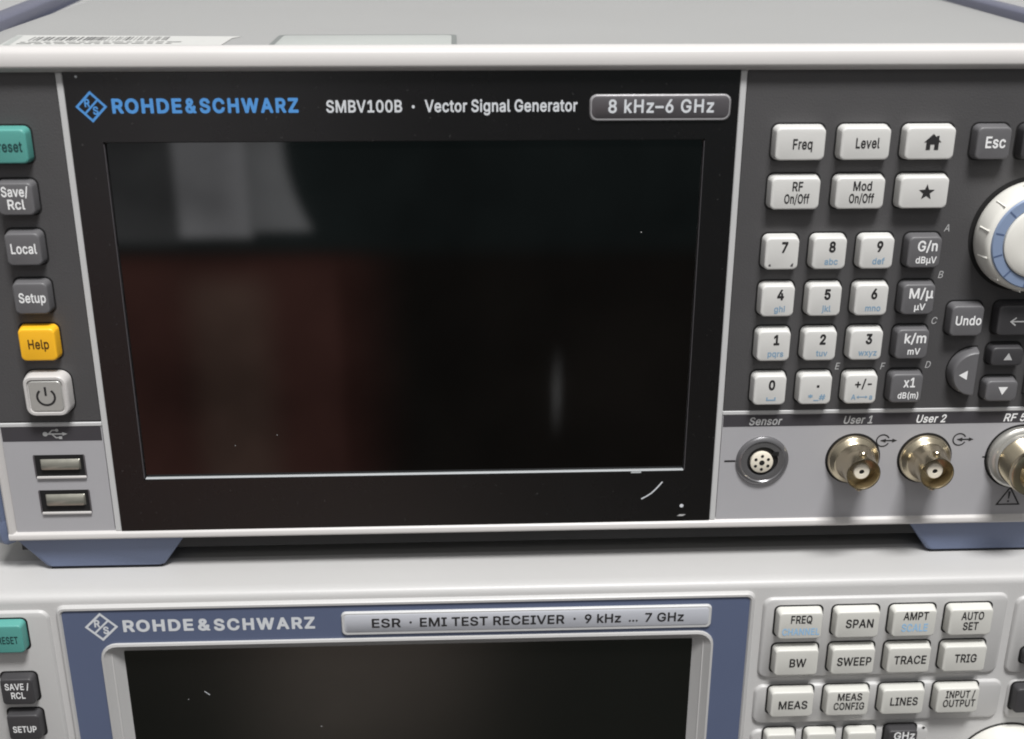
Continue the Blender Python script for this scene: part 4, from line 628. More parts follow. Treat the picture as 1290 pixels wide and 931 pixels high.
def logo(b, cx, cz, r, y, m, w=0.75):
    """diamond emblem split by a bar with a small letter in each half"""
    L_, T, R_, B = (cx - r, cz), (cx, cz + r), (cx + r, cz), (cx, cz - r)
    b.strip([L_, T, R_, B], w, y, m, closed=True)
    mid1 = ((L_[0] + B[0]) / 2, (L_[1] + B[1]) / 2)
    mid2 = ((T[0] + R_[0]) / 2, (T[1] + R_[1]) / 2)
    b.strip([mid1, mid2], w * 0.85, y - 0.01, m)
    for s, (ox, oz) in (('R', (-0.27, 0.27)), ('S', (0.27, -0.27))):
        b.text(s, cx + ox * r, cz + oz * r, r * 0.52, y - 0.01, m, bold=0.03)


def cap_key(x, z, w, h, y0, d, m, r=1.4, gap=0.45, draft=0.55, soft=0.5):
    """a keycap standing d proud of the panel at y0, with the dark slot round its skirt"""
    b = MB()
    b.loops([rr(x, z, w + 2 * (draft + gap), h + 2 * (draft + gap), r + 0.7, y0 - 0.05)], 'gap_black')
    ls = [rr(x, z, w + 2 * draft, h + 2 * draft, r + 0.4, y0 + 0.3),
          rr(x, z, w + 2 * draft * 0.55, h + 2 * draft * 0.55, r + 0.2, y0 - d * 0.55)]
    for a in (0, 30, 60, 90):
        k = soft * (1 - math.sin(R(90 - a)))
        ls.append(rr(x, z, w + 0.3 - 2 * k, h + 0.3 - 2 * k, r - k * 0.4, y0 - d + soft * (1 - math.sin(R(a)))))
    b.loops(ls, m)
    return b


# ================================================================== the setting
b = MB()
b.box(-1500, 1700, -30, 1395, -252, -222, 'desk_top', 3)
desk = b.build('desk')
desk['kind'] = 'structure'
b = MB()
b.box(-3000, 3200, 1400, 1450, -1000, 2200, 'wall_paint')
wall = b.build('wall')
wall['kind'] = 'structure'

# ================================================================== signal generator (upper unit)
gen = thing('signal_generator', (0.1285, 0.18, -0.0145),
            'upper instrument with wide black display, white rim and dark key panels, stacked on another', 'signal generator')
XL, XR = -34.4, 293.0          # outer edges of the front rim
PZ = 137.5                     # top edge of the front panels

b = MB()                       # case: cover, sides, floor
b.extrude_x([(3, -1.6), (3, 142.0), (370, 142.0), (370, -1.6)], XL + 1.5, XR - 1.5, 'cover_paint')
case = b.build('case', gen)
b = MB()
b.box(XL + 2, XR - 2, 3.6, 366, -8.0, -1.7, 'body_black')  # black plate dropped and brought forward to deepen the gap's shade
b.build('base_shade_plate', gen)

# front rim
b = MB()
top_prof = [(0.6, PZ - 1.0), (0.0, PZ), (-2.2, PZ + 0.9), (-2.9, PZ + 1.5), (-3.05, PZ + 2.1), (-2.55, PZ + 4.9), (-2.1, PZ + 5.7),
            (-1.4, PZ + 6.3), (-0.4, PZ + 6.65), (1.2, PZ + 6.7), (1.9, PZ + 6.3), (2.0, PZ + 4.0), (2.0, PZ - 1.0)]
b.extrude_x(top_prof, XL + 1.2, XR - 1.2, 'rim_plastic')
bot_prof = [(0.6, 0.9), (0.0, 0.25), (-0.9, -0.1), (-1.2, -0.5), (-1.2, -1.7), (-0.7, -2.3), (0.4, -2.5), (5, -2.5), (5, 0.9)]
b.extrude_x(bot_prof, XL + 0.4, XR - 0.4, 'rim_plastic')
for s, xe in ((1, XL), (-1, XR)):
    pr = [(xe + s * 2.9, 0.6), (xe + s * 2.4, 0.0), (xe + s * 1.6, -0.8), (xe + s * 0.7, -0.9), (xe + s * 0.1, -0.3), (xe, 0.8), (xe, 5), (xe + s * 2.9, 5)]
    b.loops([[(x, y, -2.0) for x, y in pr], [(x, y, PZ + 5.0) for x, y in pr]], 'rim_plastic', True, True)
b.build('front_rim', gen)

# blue side rails: a raised edge along the cover, and the blue flank with its front bumper
for s, xa, xb, lab in ((1, -32.2, -40.0, None), (-1, 286.5, 289.5, None)):
    b = MB()
    def sec(x, y):
        return [(x, y, 140.5), (x - s * 0.2, y, 144.4), (x - s * 0.7, y, 145.0), (x - s * 2.5, y, 145.4), (x - s * 8.5, y, 144.8), (x - s * 10.5, y, 143.2),
                (x - s * 11.0, y, 140.5)]
    b.loops([sec(xa + (xb - xa) * (y - 47) / 104.0, y) for y in (6, 60, 120, 180, 240, 300, 368)], 'rail_blue', True, True)
    b.build('top_rail', gen)
    xe = XL if s == 1 else XR
    b = MB()
    x_out = xe - s * 5.0
    prof = [(xe + s * 1.2, 2.0), (xe - s * 1.5, 0.3), (xe - s * 4.0, 1.6), (x_out, 5.0), (x_out, 365.0), (xe + s * 1.2, 365.0)]
    b.loops([[(x, y, 3.5) for x, y in prof], [(x, y, 139.5) for x, y in prof]], 'foot_blue', True, True)
    b.loops([[(x - (x - xe) * 0.35, y + 0.7, -4.6) for x, y in prof], [(x, y, -4.0) for x, y in prof], [(x - s * 0.6, y - 0.7, -2.2) for x, y in prof], [(x - s * 0.6, y - 0.7, 0.8) for x, y in prof],
             [(x, y - 0.1, 3.2) for x, y in prof], [(x, y, 3.6) for x, y in prof]], 'foot_blue', True, True)
    b.build('side_trim', gen)

# feet: blue wedges under the front corners
for x0, x1, x2, x3 in ((-34.6, 18.6, 11.0, -25.4), (243.8, 294.0, 285.5, 251.4)):
    b = MB()
    def fr(y, k=0.0):
        return [(x0 + k, y, -2.6), (x3 + k * 0.6, y, -13.2 + k * 0.4), (x3 + 1.2 + k, y, -13.6 + k * 0.4), (x2 - 1.2 - k, y, -13.6 + k * 0.4), (x2 - k * 0.6, y, -13.2 + k * 0.4), (x1 - k, y, -2.6)]
    b.loops([fr(2.2, 1.0), fr(2.6, 0.3), fr(3.4, 0.0), fr(34, 0.0)], 'foot_blue', True, True)
    f = b.build('foot', gen)
    b = MB()
    b.box(x3 + 1.2, x2 - 1.2, 2.9, 32, -14.5, -13.55, 'rubber')
    b.build('rubber_pad', f)

# key panels (dark) and connector panels (silver)
b = MB()
b.loops([rr(-16.9, (PZ + 37) / 2, 29.4, PZ - 37, 0.3, 2), rr(-16.9, (PZ + 37) / 2, 29.4, PZ - 37, 0.3, 0)], 'panel_dark')
b.build('key_panel', gen)
b = MB()
xc, wd = (182.2 + 290.2) / 2, 290.2 - 182.2
b.loops([rr(xc, (PZ + 37) / 2, wd, PZ - 37, 0.3, 2), rr(xc, (PZ + 37) / 2, wd, PZ - 37, 0.3, 0)], 'panel_dark')
for ch, x, z in (('A', 242.6, 93.1), ('B', 242.7, 79.2), ('C', 242.7, 65.1), ('D', 242.6, 51.2), ('E', 215.4, 51.1), ('F', 229.0, 50.9)):
    b.text(ch, x, z, 2.1, -0.06, 'ink_grey', italic=True, bold=0.0)
b.build('key_panel', gen)
b = MB()
b.loops([rr(-16.9, 18.2, 29.4, 36.4, 0.3, 2), rr(-16.9, 18.2, 29.4, 36.4, 0.3, -0.02)], 'silver_paint')
b.poly([(-31.4, 30.6), (-2.5, 30.6), (-2.5, 35.2), (-31.4, 35.2)], -0.08, 'strip_dark')
# three-pronged bus mark
y = -0.13
b.strip([(-18.6, 32.9), (-13.6, 32.9)], 0.42, y, 'ink_grey')
b.poly(arc(-18.8, 32.9, 0.75, 0, 340, 12), y - 0.02, 'ink_grey')
b.poly([(-13.8, 32.3), (-12.3, 32.9), (-13.8, 33.5)], y - 0.02, 'ink_grey')
b.strip([(-17.8, 32.9), (-16.7, 34.1), (-15.6, 34.1)], 0.38, y - 0.01, 'ink_grey')
b.poly(arc(-15.3, 34.1, 0.5, 0, 330, 10), y - 0.03, 'ink_grey')
b.strip([(-16.9, 32.9), (-15.8, 31.7), (-14.6, 31.7)], 0.38, y - 0.01, 'ink_grey')
b.poly([(-14.9, 31.25), (-14.0, 31.25), (-14.0, 32.15), (-14.9, 32.15)], y - 0.03, 'ink_grey')
b.build('connector_panel', gen)
b = MB()
b.loops([rr(xc, 18.2, wd, 36.4, 0.3, 2), rr(xc, 18.2, wd, 36.4, 0.3, -0.02)], 'silver_paint')
b.poly([(182.4, 31.8), (290.0, 31.8), (290.0, 35.6), (182.4, 35.6)], -0.08, 'strip_dark')
for s_, x, w_, m_ in (('Sensor', 195.3, 10.0, 'ink_grey'), ('User 1', 223.5, 8.8, 'ink_grey'), ('User 2', 246.0, 9.2, 'ink_white'), ('RF 50 \u03a9', 274.6, 12.6, 'ink_white')):
    b.text(s_, x, 33.55, 2.45, -0.14, m_, width=w_, italic=True, bold=0.016)
for x in (231.9, 255.6):        # output marks: open ring with an arrow leaving it
    b.strip(arc(x, 26.4, 1.95, 25, 335, 24), 0.42, -0.08, 'ink_black')
    b.strip([(x - 0.6, 26.4), (x + 3.4, 26.4)], 0.42, -0.10, 'ink_black')
    b.poly([(x + 2.9, 25.75), (x + 4.4, 26.4), (x + 2.9, 27.05)], -0.12, 'ink_black')
    b.poly([(x - 0.9, 26.4), (x + 0.9, 25.75), (x + 0.9, 27.05)], -0.12, 'ink_black')
b.strip([(183.6, 20.3), (187.0, 20.3)], 0.6, -0.08, 'ink_black')
b.strip([(263.6, 20.3), (266.4, 20.3)], 0.5, -0.08, 'ink_black')
b.strip([(270.6, 3.7), (277.6, 3.7), (274.1, 9.6)], 0.5, -0.08, 'ink_black', closed=True)
b.poly([(273.7, 8.2), (274.5, 8.2), (274.3, 5.7), (273.9, 5.7)], -0.10, 'ink_black')
b.poly([(273.8, 5.1), (274.4, 5.1), (274.4, 4.5), (273.8, 4.5)], -0.10, 'ink_black')
b.build('connector_panel', gen)

# white dividing strips between the panels
for box_ in ((-2.0, -0.2, -0.35, 1.5, 0.2, PZ - 0.05, 'line_paint', 0.2), (180.2, 182.0, -0.35, 1.5, 0.2, PZ - 0.05, 'line_paint', 0.2),
             (-31.6, -2.05, -0.25, 1.5, 35.3, 36.5, 'line_paint', 0.15), (182.05, 290.2, -0.25, 1.5, 35.8, 37.0, 'line_paint', 0.15)):
    b = MB()
    b.box(*box_)
    b.build('divider_strip', gen)

# display bezel with a sunken screen
SX0, SX1, SZ0, SZ1 = 8.4, 171.5, 17.3, 119.0
scx, scz, sw, sh = (SX0 + SX1) / 2, (SZ0 + SZ1) / 2, SX1 - SX0, SZ1 - SZ0
b = MB()
for x0, x1, z0_, z1_ in ((-0.1, SX0, 0.2, PZ), (SX1, 180.1, 0.2, PZ), (SX0, SX1, SZ1, PZ), (SX0, SX1, 0.2, SZ0)):
    b.box(x0, x1, -0.45, 2.0, z0_, z1_, 'bezel_black')
# fluff and scuffs stuck to the black surface
b.strip([(158.6, 8.1), (160.0, 8.9), (161.6, 10.0), (163.0, 11.5), (164.9, 13.9)], 0.42, -0.52, 'ink_silver')
b.poly(arc(171.2, 5.5, 0.62, 0, 340, 9), -0.52, 'ink_silver')
b.poly([(169.9, 1.9), (171.8, 1.9), (172.7, 2.5), (170.7, 2.5)], -0.52, 'ink_grey')
b.poly(arc(3.4, 136.4, 0.35, 0, 320, 7), -0.52, 'ink_silver')
bezel = b.build('display_bezel', gen)
b = MB()
b.loops([rr(scx, scz, sw - 0.9, sh - 0.9, 0.9, 0.75), rr(scx, scz, sw - 0.9, sh - 0.9, 0.9, 0.72)], 'screen_glass')
random.seed(4)
for _ in range(3):              # dust on the glass
    px, pz = random.uniform(12, 168), random.uniform(22, 110)
    b.poly(arc(px, pz, random.uniform(0.10, 0.2), 0, 300, 6), 0.66, 'ink_grey')
b.build('screen', bezel)
b = MB()                        # opening's lip: lower bar painted pale as if catching overhead light, sides dull
b.loops([rr(scx, scz, sw, sh, 1.2, -0.44), rr(scx, scz, sw - 0.35, sh - 0.45, 1.1, -0.36)], 'bezel_black', False, False)
b.box(SX0 + 0.5, SX1 - 0.4, -0.60, 0.70, SZ0 + 0.32, SZ0 + 0.62, 'lit_lip', 0.08)
b.box(155.0, 158.2, -0.60, 0.2, SZ0 - 0.35, SZ0 + 0.2, 'lit_lip', 0.1)
for x in (SX0 + 0.15, SX1 - 0.12):
    b.box(x - 0.09, x + 0.09, -0.47, 0.60, SZ0 + 0.5, SZ1 - 0.6, 'badge_grey', 0.03)
b.build('screen_lip', bezel)
b = MB()
logo(b, 6.5, 128.5, 3.75, -0.52, 'ink_brandblue', 0.62)
b.build('emblem', bezel)
b = MB()
b.text('ROHDE', 0, 128.65, 3.5, -0.52, 'ink_brandblue', width=18.4, bold=0.030, gap=1.06, left=11.9)
b.text('&', 0, 128.65, 3.5, -0.52, 'ink_brandblue', width=2.9, bold=0.030, left=31.2)
b.text('SCHWARZ', 0, 128.65, 3.5, -0.52, 'ink_brandblue', width=26.2, bold=0.030, gap=1.10, left=35.0)
b.text('SMBV100B', 0, 128.3, 3.1, -0.52, 'ink_silver', width=20.3, bold=0.012, left=68.6)
b.text('\u00b7', 91.9, 128.2, 3.6, -0.52, 'ink_silver', bold=0.03)
b.text('Vector Signal Generator', 0, 128.3, 3.1, -0.52, 'ink_silver', width=41.2, bold=0.014, left=95.0)
b.build('lettering', bezel)

# frequency badge
b = MB()
b.loops([rr(158.7, 127.6, 38.6, 7.2, 2.0, 0), rr(158.7, 127.6, 38.6, 7.2, 2.0, -0.5), rr(158.7, 127.6, 37.9, 6.5, 1.9, -1.0)], 'badge_edge')
b.loops([rr(158.75, 127.85, 37.4, 6.0, 1.7, -1.04), rr(158.75, 127.85, 37.3, 5.9, 1.7, -1.08)], 'badge_grey')
b.text('8 kHz\u20136 GHz', 158.9, 128.1, 3.4, -1.14, 'ink_silver', width=28.8, bold=0.016, gap=1.08)
b.build('frequency_badge', gen)

# ---- keys
D = 3.5


def key(kind, x, z, w, h, m, prints, label, parent=None, y0=0.0, d=D, **kw):
    b = cap_key(x, z - 0.25, w, h - 0.5, y0, d, m, **kw)
    for t in prints:
        t(b)
    return b.build(kind, parent or gen, label)


def T(s, x, z, h, m, width=None, bold=0.014, y=-D - 0.07, **kw):
    return lambda b: b.text(s, x, z, h, y, m, width=width, bold=bold, **kw)


WK = (13.4, 9.2)
def two(x, z, a, c, w1, w2, m='ink_black', h=2.5):
    return [T(a, x, z + 1.75, h, m, w1), T(c, x, z - 1.75, h, m, w2)]


key('function_key', 197.3, 118.2, *WK, 'key_white', [T('Freq', 197.9, 118.0, 2.7, 'ink_black', 5.4)], 'white key printed Freq')
key('function_key', 215.3, 118.2, *WK, 'key_white', [T('Level', 215.9, 118.2, 2.7, 'ink_black', 6.6)], 'white key printed Level')


def house(b):
    x, z, y = 233.9, 118.2, -D - 0.07
    b.poly([(x - 2.4, z + 0.1), (x - 1.75, z + 0.1), (x - 1.75, z - 2.0), (x - 0.55, z - 2.0), (x - 0.55, z - 0.5), (x + 0.55, z - 0.5), (x + 0.55, z - 2.0),
            (x + 1.75, z - 2.0), (x + 1.75, z + 0.1), (x + 2.4, z + 0.1), (x + 1.7, z + 0.85), (x + 1.7, z + 1.9), (x + 1.0, z + 1.9), (x + 1.0, z + 1.5), (x, z + 2.45)], y, 'ink_black')


def star(b):
    x, z = 234.0, 104.3
    b.poly([(x + (2.35 if i % 2 == 0 else 1.0) * math.sin(R(36 * i)), z + (2.35 if i % 2 == 0 else 1.0) * math.cos(R(36 * i))) for i in range(10)], -D - 0.07, 'ink_black')


key('function_key', 233.3, 118.2, *WK, 'key_white', [house], 'white key printed with a house')
key('function_key', 197.1, 104.4, *WK, 'key_white', two(197.6, 104.5, 'RF', 'On/Off', 2.9, 7.0), 'white key printed RF On/Off')
key('function_key', 215.3, 104.4, *WK, 'key_white', two(215.8, 104.5, 'Mod', 'On/Off', 5.2, 7.0), 'white key printed Mod On/Off')
key('function_key', 233.3, 104.4, *WK, 'key_white', [star], 'white key printed with a star')
key('menu_key', 251.0, 118.1, 9.2, 9.2, 'key_grey', [T('Esc', 251.5, 118.2, 3.0, 'ink_white', 5.6, 0.022)], 'grey key printed Esc')
key('menu_key', 263.8, 118.1, 9.2, 9.2, 'key_dark', [], None)
CX_, CZ_ = (194.8, 208.4, 222.0, 235.7), (87.1, 73.0, 59.2, 45.2)
NUM = [('7', None), ('8', 'abc'), ('9', 'def'), ('4', 'ghi'), ('5', 'jkl'), ('6', 'mno'), ('1', 'pqrs'), ('2', 'tuv'), ('3', 'wxyz')]
for i, (n_, sub) in enumerate(NUM):
    x, z = CX_[i % 3], CZ_[i // 3]
    pr = [T(n_, x + 0.7, z + 1.7, 2.85, 'ink_black', None, 0.03, squeeze=0.8)]
    if sub:
        pr.append(T(sub, x + 0.7, z - 2.6, 1.75, 'ink_bluegrey', None, 0.012, squeeze=0.9))
    if n_ == '7':                # grubby traces at its lower corners
        pr += [lambda b: b.poly([(191.2, 83.3), (191.9, 83.2), (191.8, 83.9), (191.3, 83.8)], -D - 0.07, 'badge_grey'),
               lambda b: b.poly([(197.4, 83.2), (198.2, 83.1), (198.3, 84.2), (197.8, 83.9)], -D - 0.07, 'badge_grey')]
    key('number_key', x, z, 9.3, 9.6, 'key_white', pr, 'white key printed ' + n_)


def space_mark(b):
    x, z = CX_[0] + 0.5, CZ_[3] - 2.9
    b.strip([(x - 1.2, z + 0.5), (x - 1.2, z - 0.4), (x + 1.2, z - 0.4), (x + 1.2, z + 0.5)], 0.4, -D - 0.07, 'ink_bluegrey')


def aa_mark(b):
    x, z = CX_[2] + 0.6, CZ_[3] - 2.7
    b.strip([(x - 1.2, z), (x + 1.2, z)], 0.28, -D - 0.07, 'ink_bluegrey')
    for s in (-1, 1):
        b.poly([(x + s * 1.0, z - 0.5), (x + s * 1.7, z), (x + s * 1.0, z + 0.5)], -D - 0.08, 'ink_bluegrey')


key('number_key', CX_[0], CZ_[3], 9.3, 9.6, 'key_white', [T('0', CX_[0] + 0.5, CZ_[3] + 1.5, 2.85, 'ink_black', None, 0.03, squeeze=0.8), space_mark], 'white key printed 0')


def dot_mark(b):
    x, z = CX_[1] + 0.7, CZ_[3] + 0.9
    b.poly([(x - 0.38, z - 0.38), (x + 0.38, z - 0.38), (x + 0.38, z + 0.38), (x - 0.38, z + 0.38)], -D - 0.07, 'ink_black')


key('number_key', CX_[1], CZ_[3], 9.3, 9.6, 'key_white', [dot_mark, T('*_#', CX_[1] + 0.6, CZ_[3] - 2.6, 1.8, 'ink_bluegrey', 5.2)], 'white key printed with a decimal point')
key('number_key', CX_[2], CZ_[3], 9.3, 9.6, 'key_white', [T('+/-', CX_[2] + 0.6, CZ_[3] + 1.6, 2.7, 'ink_black', 5.0), aa_mark,
    T('A', CX_[2] - 2.0, CZ_[3] - 2.7, 1.6, 'ink_bluegrey'), T('a', CX_[2] + 3.2, CZ_[3] - 2.7, 1.6, 'ink_bluegrey')], 'white key printed +/-')
for i, (a, c, wa, wc) in enumerate((('G/n', 'dB\u00b5V', 5.7, 6.0), ('M/\u00b5', '\u00b5V', 7.0, 3.2), ('k/m', 'mV', 6.4, 3.7), ('x1', 'dB(m)', 3.5, 6.2))):
    x, z = CX_[3], CZ_[i]
    key('unit_key', x, z, 9.2, 9.4, 'key_grey', [T(a, x + 0.7, z + 1.7, 2.9, 'ink_white', wa, 0.024), T(c, x + 0.7, z - 2.4, 1.9, 'ink_white', wc, 0.014)], 'grey key printed ' + a)
key('menu_key', 251.0, 66.2, 9.2, 9.5, 'key_grey', [T('Undo', 251.4, 66.2, 2.7, 'ink_white', 7.6, 0.022)], 'grey key printed Undo')


def enter_mark(b):
    x, z, y = 266.4, 66.0, -D - 0.07
    b.strip([(x + 2.4, z + 1.7), (x + 2.4, z - 0.3), (x - 2.2, z - 0.3)], 0.42, y, 'ink_grey')
    b.strip([(x - 0.9, z + 0.9), (x - 2.4, z - 0.3), (x - 0.9, z - 1.5)], 0.42, y - 0.01, 'ink_grey')


key('menu_key', 266.4, 66.2, 12.2, 9.5, 'key_dark', [enter_mark], 'dark key printed with a bent arrow')


def tri(x, z, s, a, m='ink_white', y=-D - 0.07):
    return lambda b: b.poly([(x + s * math.cos(R(a + t)), z + s * math.sin(R(a + t))) for t in (0, 120, 240)], y, m)


key('arrow_key', 264.6, 54.9, 9.2, 6.0, 'key_dark', [tri(264.9, 54.4, 1.5, 90, 'ink_grey')], 'dark key with an upward arrow')
key('arrow_key', 264.6, 43.9, 9.2, 6.8, 'key_grey', [tri(264.9, 44.2, 1.7, 270)], 'grey key with a downward arrow')
for s, xo in ((1, 256.1), (-1, 273.1)):          # crescent keys left and right of the pair
    b = MB()
    def cres(k, y):
        pts = [(xo + s * (0.2 - k * 0.6) , 49.2 + 7.0 - k)] + [(xo - s * (0.4 + (6.7 - k) * math.sin(R(t))), 49.2 + (7.0 - k) * math.cos(R(t))) for t in range(8, 173, 12)] + [(xo + s * (0.2 - k * 0.6), 49.2 - 7.0 + k)]
        return [(x, y, z) for x, z in pts]
    b.loops([cres(-0.9, -0.05)], 'gap_black')
    b.loops([cres(-0.5, 0.3), cres(-0.1, -2.2), cres(0.1, -D + 0.35), cres(0.5, -D)], 'key_grey')
    tri(xo - s * 3.5, 49.0, 1.7, 180 if s == 1 else 0)(b)
    b.build('arrow_key', gen, 'crescent key with a sideways arrow')

# left column
key('function_key', -16.6, 118.8, 11.2, 9.4, 'key_teal', [T('Preset', -16.1, 118.6, 2.7, 'ink_teal', 8.0, 0.022)], 'teal key printed Preset')
key('function_key', -16.0, 104.5, 9.4, 9.2, 'key_grey', two(-15.9, 104.6, 'Save/', 'Rcl', 7.2, 4.6, 'ink_white', 2.6), 'grey key printed Save/Rcl')
key('function_key', -15.9, 90.4, 9.2, 9.4, 'key_grey', [T('Local', -15.7, 90.4, 2.7, 'ink_white', 7.0, 0.022)], 'grey key printed Local')
key('function_key', -15.8, 76.2, 9.2, 9.4, 'key_grey', [T('Setup', -15.4, 76.2, 2.7, 'ink_white', 7.4, 0.022)], 'grey key printed Setup')
key('function_key', -15.9, 62.4, 9.9, 9.9, 'key_yellow', [T('Help', -15.6, 62.4, 2.7, 'ink_brown', 5.8, 0.022)], 'yellow key printed Help')

# power button: bright collar, silver cap with the stand-by mark
b = MB()
px, pz = -15.5, 46.6
b.loops([rr(px, pz, 14.0, 14.0, 3.4, -0.05)], 'gap_black')
b.loops([rr(px, pz, 13.2, 13.2, 3.0, 0.3), rr(px, pz, 12.6, 12.7, 2.8, -3.0), rr(px, pz, 12.2, 12.3, 2.6, -3.8), rr(px, pz, 11.6, 11.7, 2.3, -4.1),
         rr(px, pz, 10.2, 10.3, 1.6, -4.1), rr(px, pz, 9.9, 10.0, 1.5, -3.6)], 'rim_plastic', False, True)
pw = b.build('power_button', gen, 'silver power button in a bright square collar')
b = MB()
b.loops([rr(px, pz, 9.3, 9.4, 1.2, -3.5), rr(px, pz, 9.3, 9.4, 1.2, -3.75), rr(px, pz, 8.8, 8.9, 1.0, -4.0)], 'key_silver')
b.strip(arc(px, pz - 0.2, 2.5, 130, 410, 28), 0.62, -4.07, 'ink_black')
b.strip([(px, pz + 0.2), (px, pz + 2.9)], 0.62, -4.07, 'ink_black')
b.build('button_cap', pw)

# USB sockets
for zt, zb, lab in ((25.9, 18.9, 'upper'), (14.2, 6.9, 'lower')):
    x0, x1 = -23.2, -8.6
    cx, cz, w, h = (x0 + x1) / 2, (zt + zb) / 2, x1 - x0, zt - zb
    b = MB()
    b.loops([rr(cx, cz, w + 0.4, h + 0.3, 0.25, -0.02), rr(cx, cz, w + 0.4, h + 0.3, 0.25, -0.10)], 'gap_black')
    b.loops([rr(cx + 0.3, cz + 0.55, w - 2.8, h - 3.5, 0.3, -0.12), rr(cx + 0.3, cz + 0.55, w - 3.0, h - 3.7, 0.4, -0.30), rr(cx + 0.3, cz - 0.1, w - 3.6, h - 5.6, 0.4, -1.0)], 'usb_tongue')
    b.box(x0 + 0.2, x1 + 0.2, -0.75, -0.05, zb - 0.45, zb + 0.25, 'rim_plastic', 0.12)
    b.box(x0 - 0.2, x0 + 0.25, -0.35, -0.05, zb - 0.1, zt, 'badge_grey', 0.08)
    b.box(x1 - 0.1, x1 + 0.35, -0.35, -0.05, zb - 0.1, zt, 'badge_grey', 0.08)
    b.build('usb_port', gen)

# round sensor socket
b = MB()
b.lathe(195.2, 20.4, [(8.1, -0.02), (8.05, -0.6), (7.5, -1.1), (6.8, -1.2), (6.5, -0.9), (5.0, -0.9), (4.75, -0.85), (4.7, -0.3)], 'ring_grey', 48, False)
b.poly(arc(195.2, 20.4, 4.85, 0, 355, 40), -0.3, 'gap_black')
b.box(198.2, 200.0, -0.95, -0.2, 22.2, 23.6, 'gap_black')
so = b.build('sensor_socket', gen)
b = MB()
b.lathe(194.9, 20.2, [(3.5, -0.3), (3.45, -1.2), (3.2, -1.35)], 'insert_ivory', 32)
for k in range(6):
    a = R(90 + 60 * k)
    b.poly(arc(194.9 + 2.2 * math.cos(a), 20.2 + 2.2 * math.sin(a), 0.5, 0, 330, 10), -1.42, 'gap_black')
b.poly(arc(194.9, 20.2, 0.85, 0, 345, 16), -1.42, 'gap_black')
b.build('pin_insert', so)

# BNC sockets
def bnc(x, z, label):
    b = MB()
    b.lathe(x, z, [(8.5, -0.06), (8.5, -0.08)], 'gap_black', 40)
    b.lathe(x, z, [(7.9, -0.02), (7.85, -1.2), (7.4, -1.8), (6.4, -2.2), (5.8, -3.2), (5.5, -5.0), (5.2, -6.0)], 'nickel', 48, False)
    o = b.build('bnc_socket', gen, label)
    b = MB()
    b.lathe(x, z, [(5.4, -5.2), (5.2, -6.4), (5.2, -10.7), (5.1, -11.0), (4.85, -11.0), (4.7, -10.7), (4.55, -5.0), (0.1, -5.0)], 'nickel', 48, False)
    for s in (1, -1):
        n = 12
        b.loops([[(x + 1.15 * math.cos(2 * math.pi * i / n), -8.4 + 1.15 * math.sin(2 * math.pi * i / n), z + s * 4.6) for i in range(n)],
                 [(x + 1.15 * math.cos(2 * math.pi * i / n), -8.4 + 1.15 * math.sin(2 * math.pi * i / n), z + s * 6.2) for i in range(n)],
                 [(x + 0.9 * math.cos(2 * math.pi * i / n), -8.4 + 0.9 * math.sin(2 * math.pi * i / n), z + s * 6.45) for i in range(n)]], 'nickel')
    b.build('barrel', o)
    b = MB()
    b.lathe(x, z, [(2.5, -5.1), (2.45, -9.0), (2.2, -9.3), (0.8, -9.3), (0.75, -8.0)], 'insert_ivory', 32, False)
    b.lathe(x, z, [(0.78, -9.0), (0.5, -9.05)], 'gap_black', 16)
    b.build('contact_insert', o)


bnc(223.2, 20.5, None)
bnc(245.5, 20.3, None)

# N socket at the right
x, z = 275.2, 20.3
b = MB()
b.lathe(x, z, [(10.9, -0.06), (10.9, -0.08)], 'gap_black', 48)
b.lathe(x, z, [(10.2, -0.02), (10.1, -1.6), (9.5, -2.2), (8.6, -2.4), (8.4, -3.4), (8.2, -3.8)], 'steel', 56, False)
o = b.build('n_socket', gen)
b = MB()
prof = [(8.2, -3.4)]
for k in range(9):
    prof += [(7.9, -3.8 - k * 0.8), (7.55, -4.2 - k * 0.8)]
prof += [(7.7, -11.2), (7.5, -12.2), (6.9, -12.4), (5.2, -12.4), (4.8, -12.0), (4.6, -4.5), (0.1, -4.5)]
b.lathe(x, z, prof, 'nickel', 56, False)
b.build('barrel', o)
b = MB()
b.lathe(x, z, [(1.7, -4.6), (1.65, -9.2), (1.3, -9.6), (0.7, -9.6), (0.65, -8.5)], 'brass', 24, True)
b.build('contact_insert', o)

# rotary knob
kx, kz = 266.2, 91.0
b = MB()
b.lathe(kx, kz, [(17.0, -0.05), (17.0, -0.08)], 'gap_black', 64)
b.lathe(kx, kz, [(15.6, -0.4), (15.95, -1.0), (15.9, -2.2), (15.6, -4.5), (15.1, -6.6), (14.7, -7.5), (14.1, -8.0), (13.6, -8.1)], 'knob_white', 72, False)
for k in range(12):              # moulded grip ridges
    a = R(18 + 30 * k)
    ca, sa = math.cos(a), math.sin(a)
    vs = [(kx + rad * ca - w_ * sa, yy, kz + rad * sa + w_ * ca) for rad, yy in ((15.75, -3.2), (14.75, -7.4)) for w_ in (-0.4, 0.4)]
    vs += [(kx + rad * ca, yy, kz + rad * sa) for rad, yy in ((16.0, -3.6), (15.2, -8.0))]
    b.add(vs, [(0, 1, 4), (0, 4, 5, 2), (1, 3, 5, 4), (2, 5, 3)], 'knob_white')
kn = b.build('rotary_knob', gen)
b = MB()
b.lathe(kx, kz, [(13.75, -7.9), (13.7, -8.4), (13.4, -8.7), (10.7, -8.8), (10.5, -8.4)], 'knob_blue', 64, False)
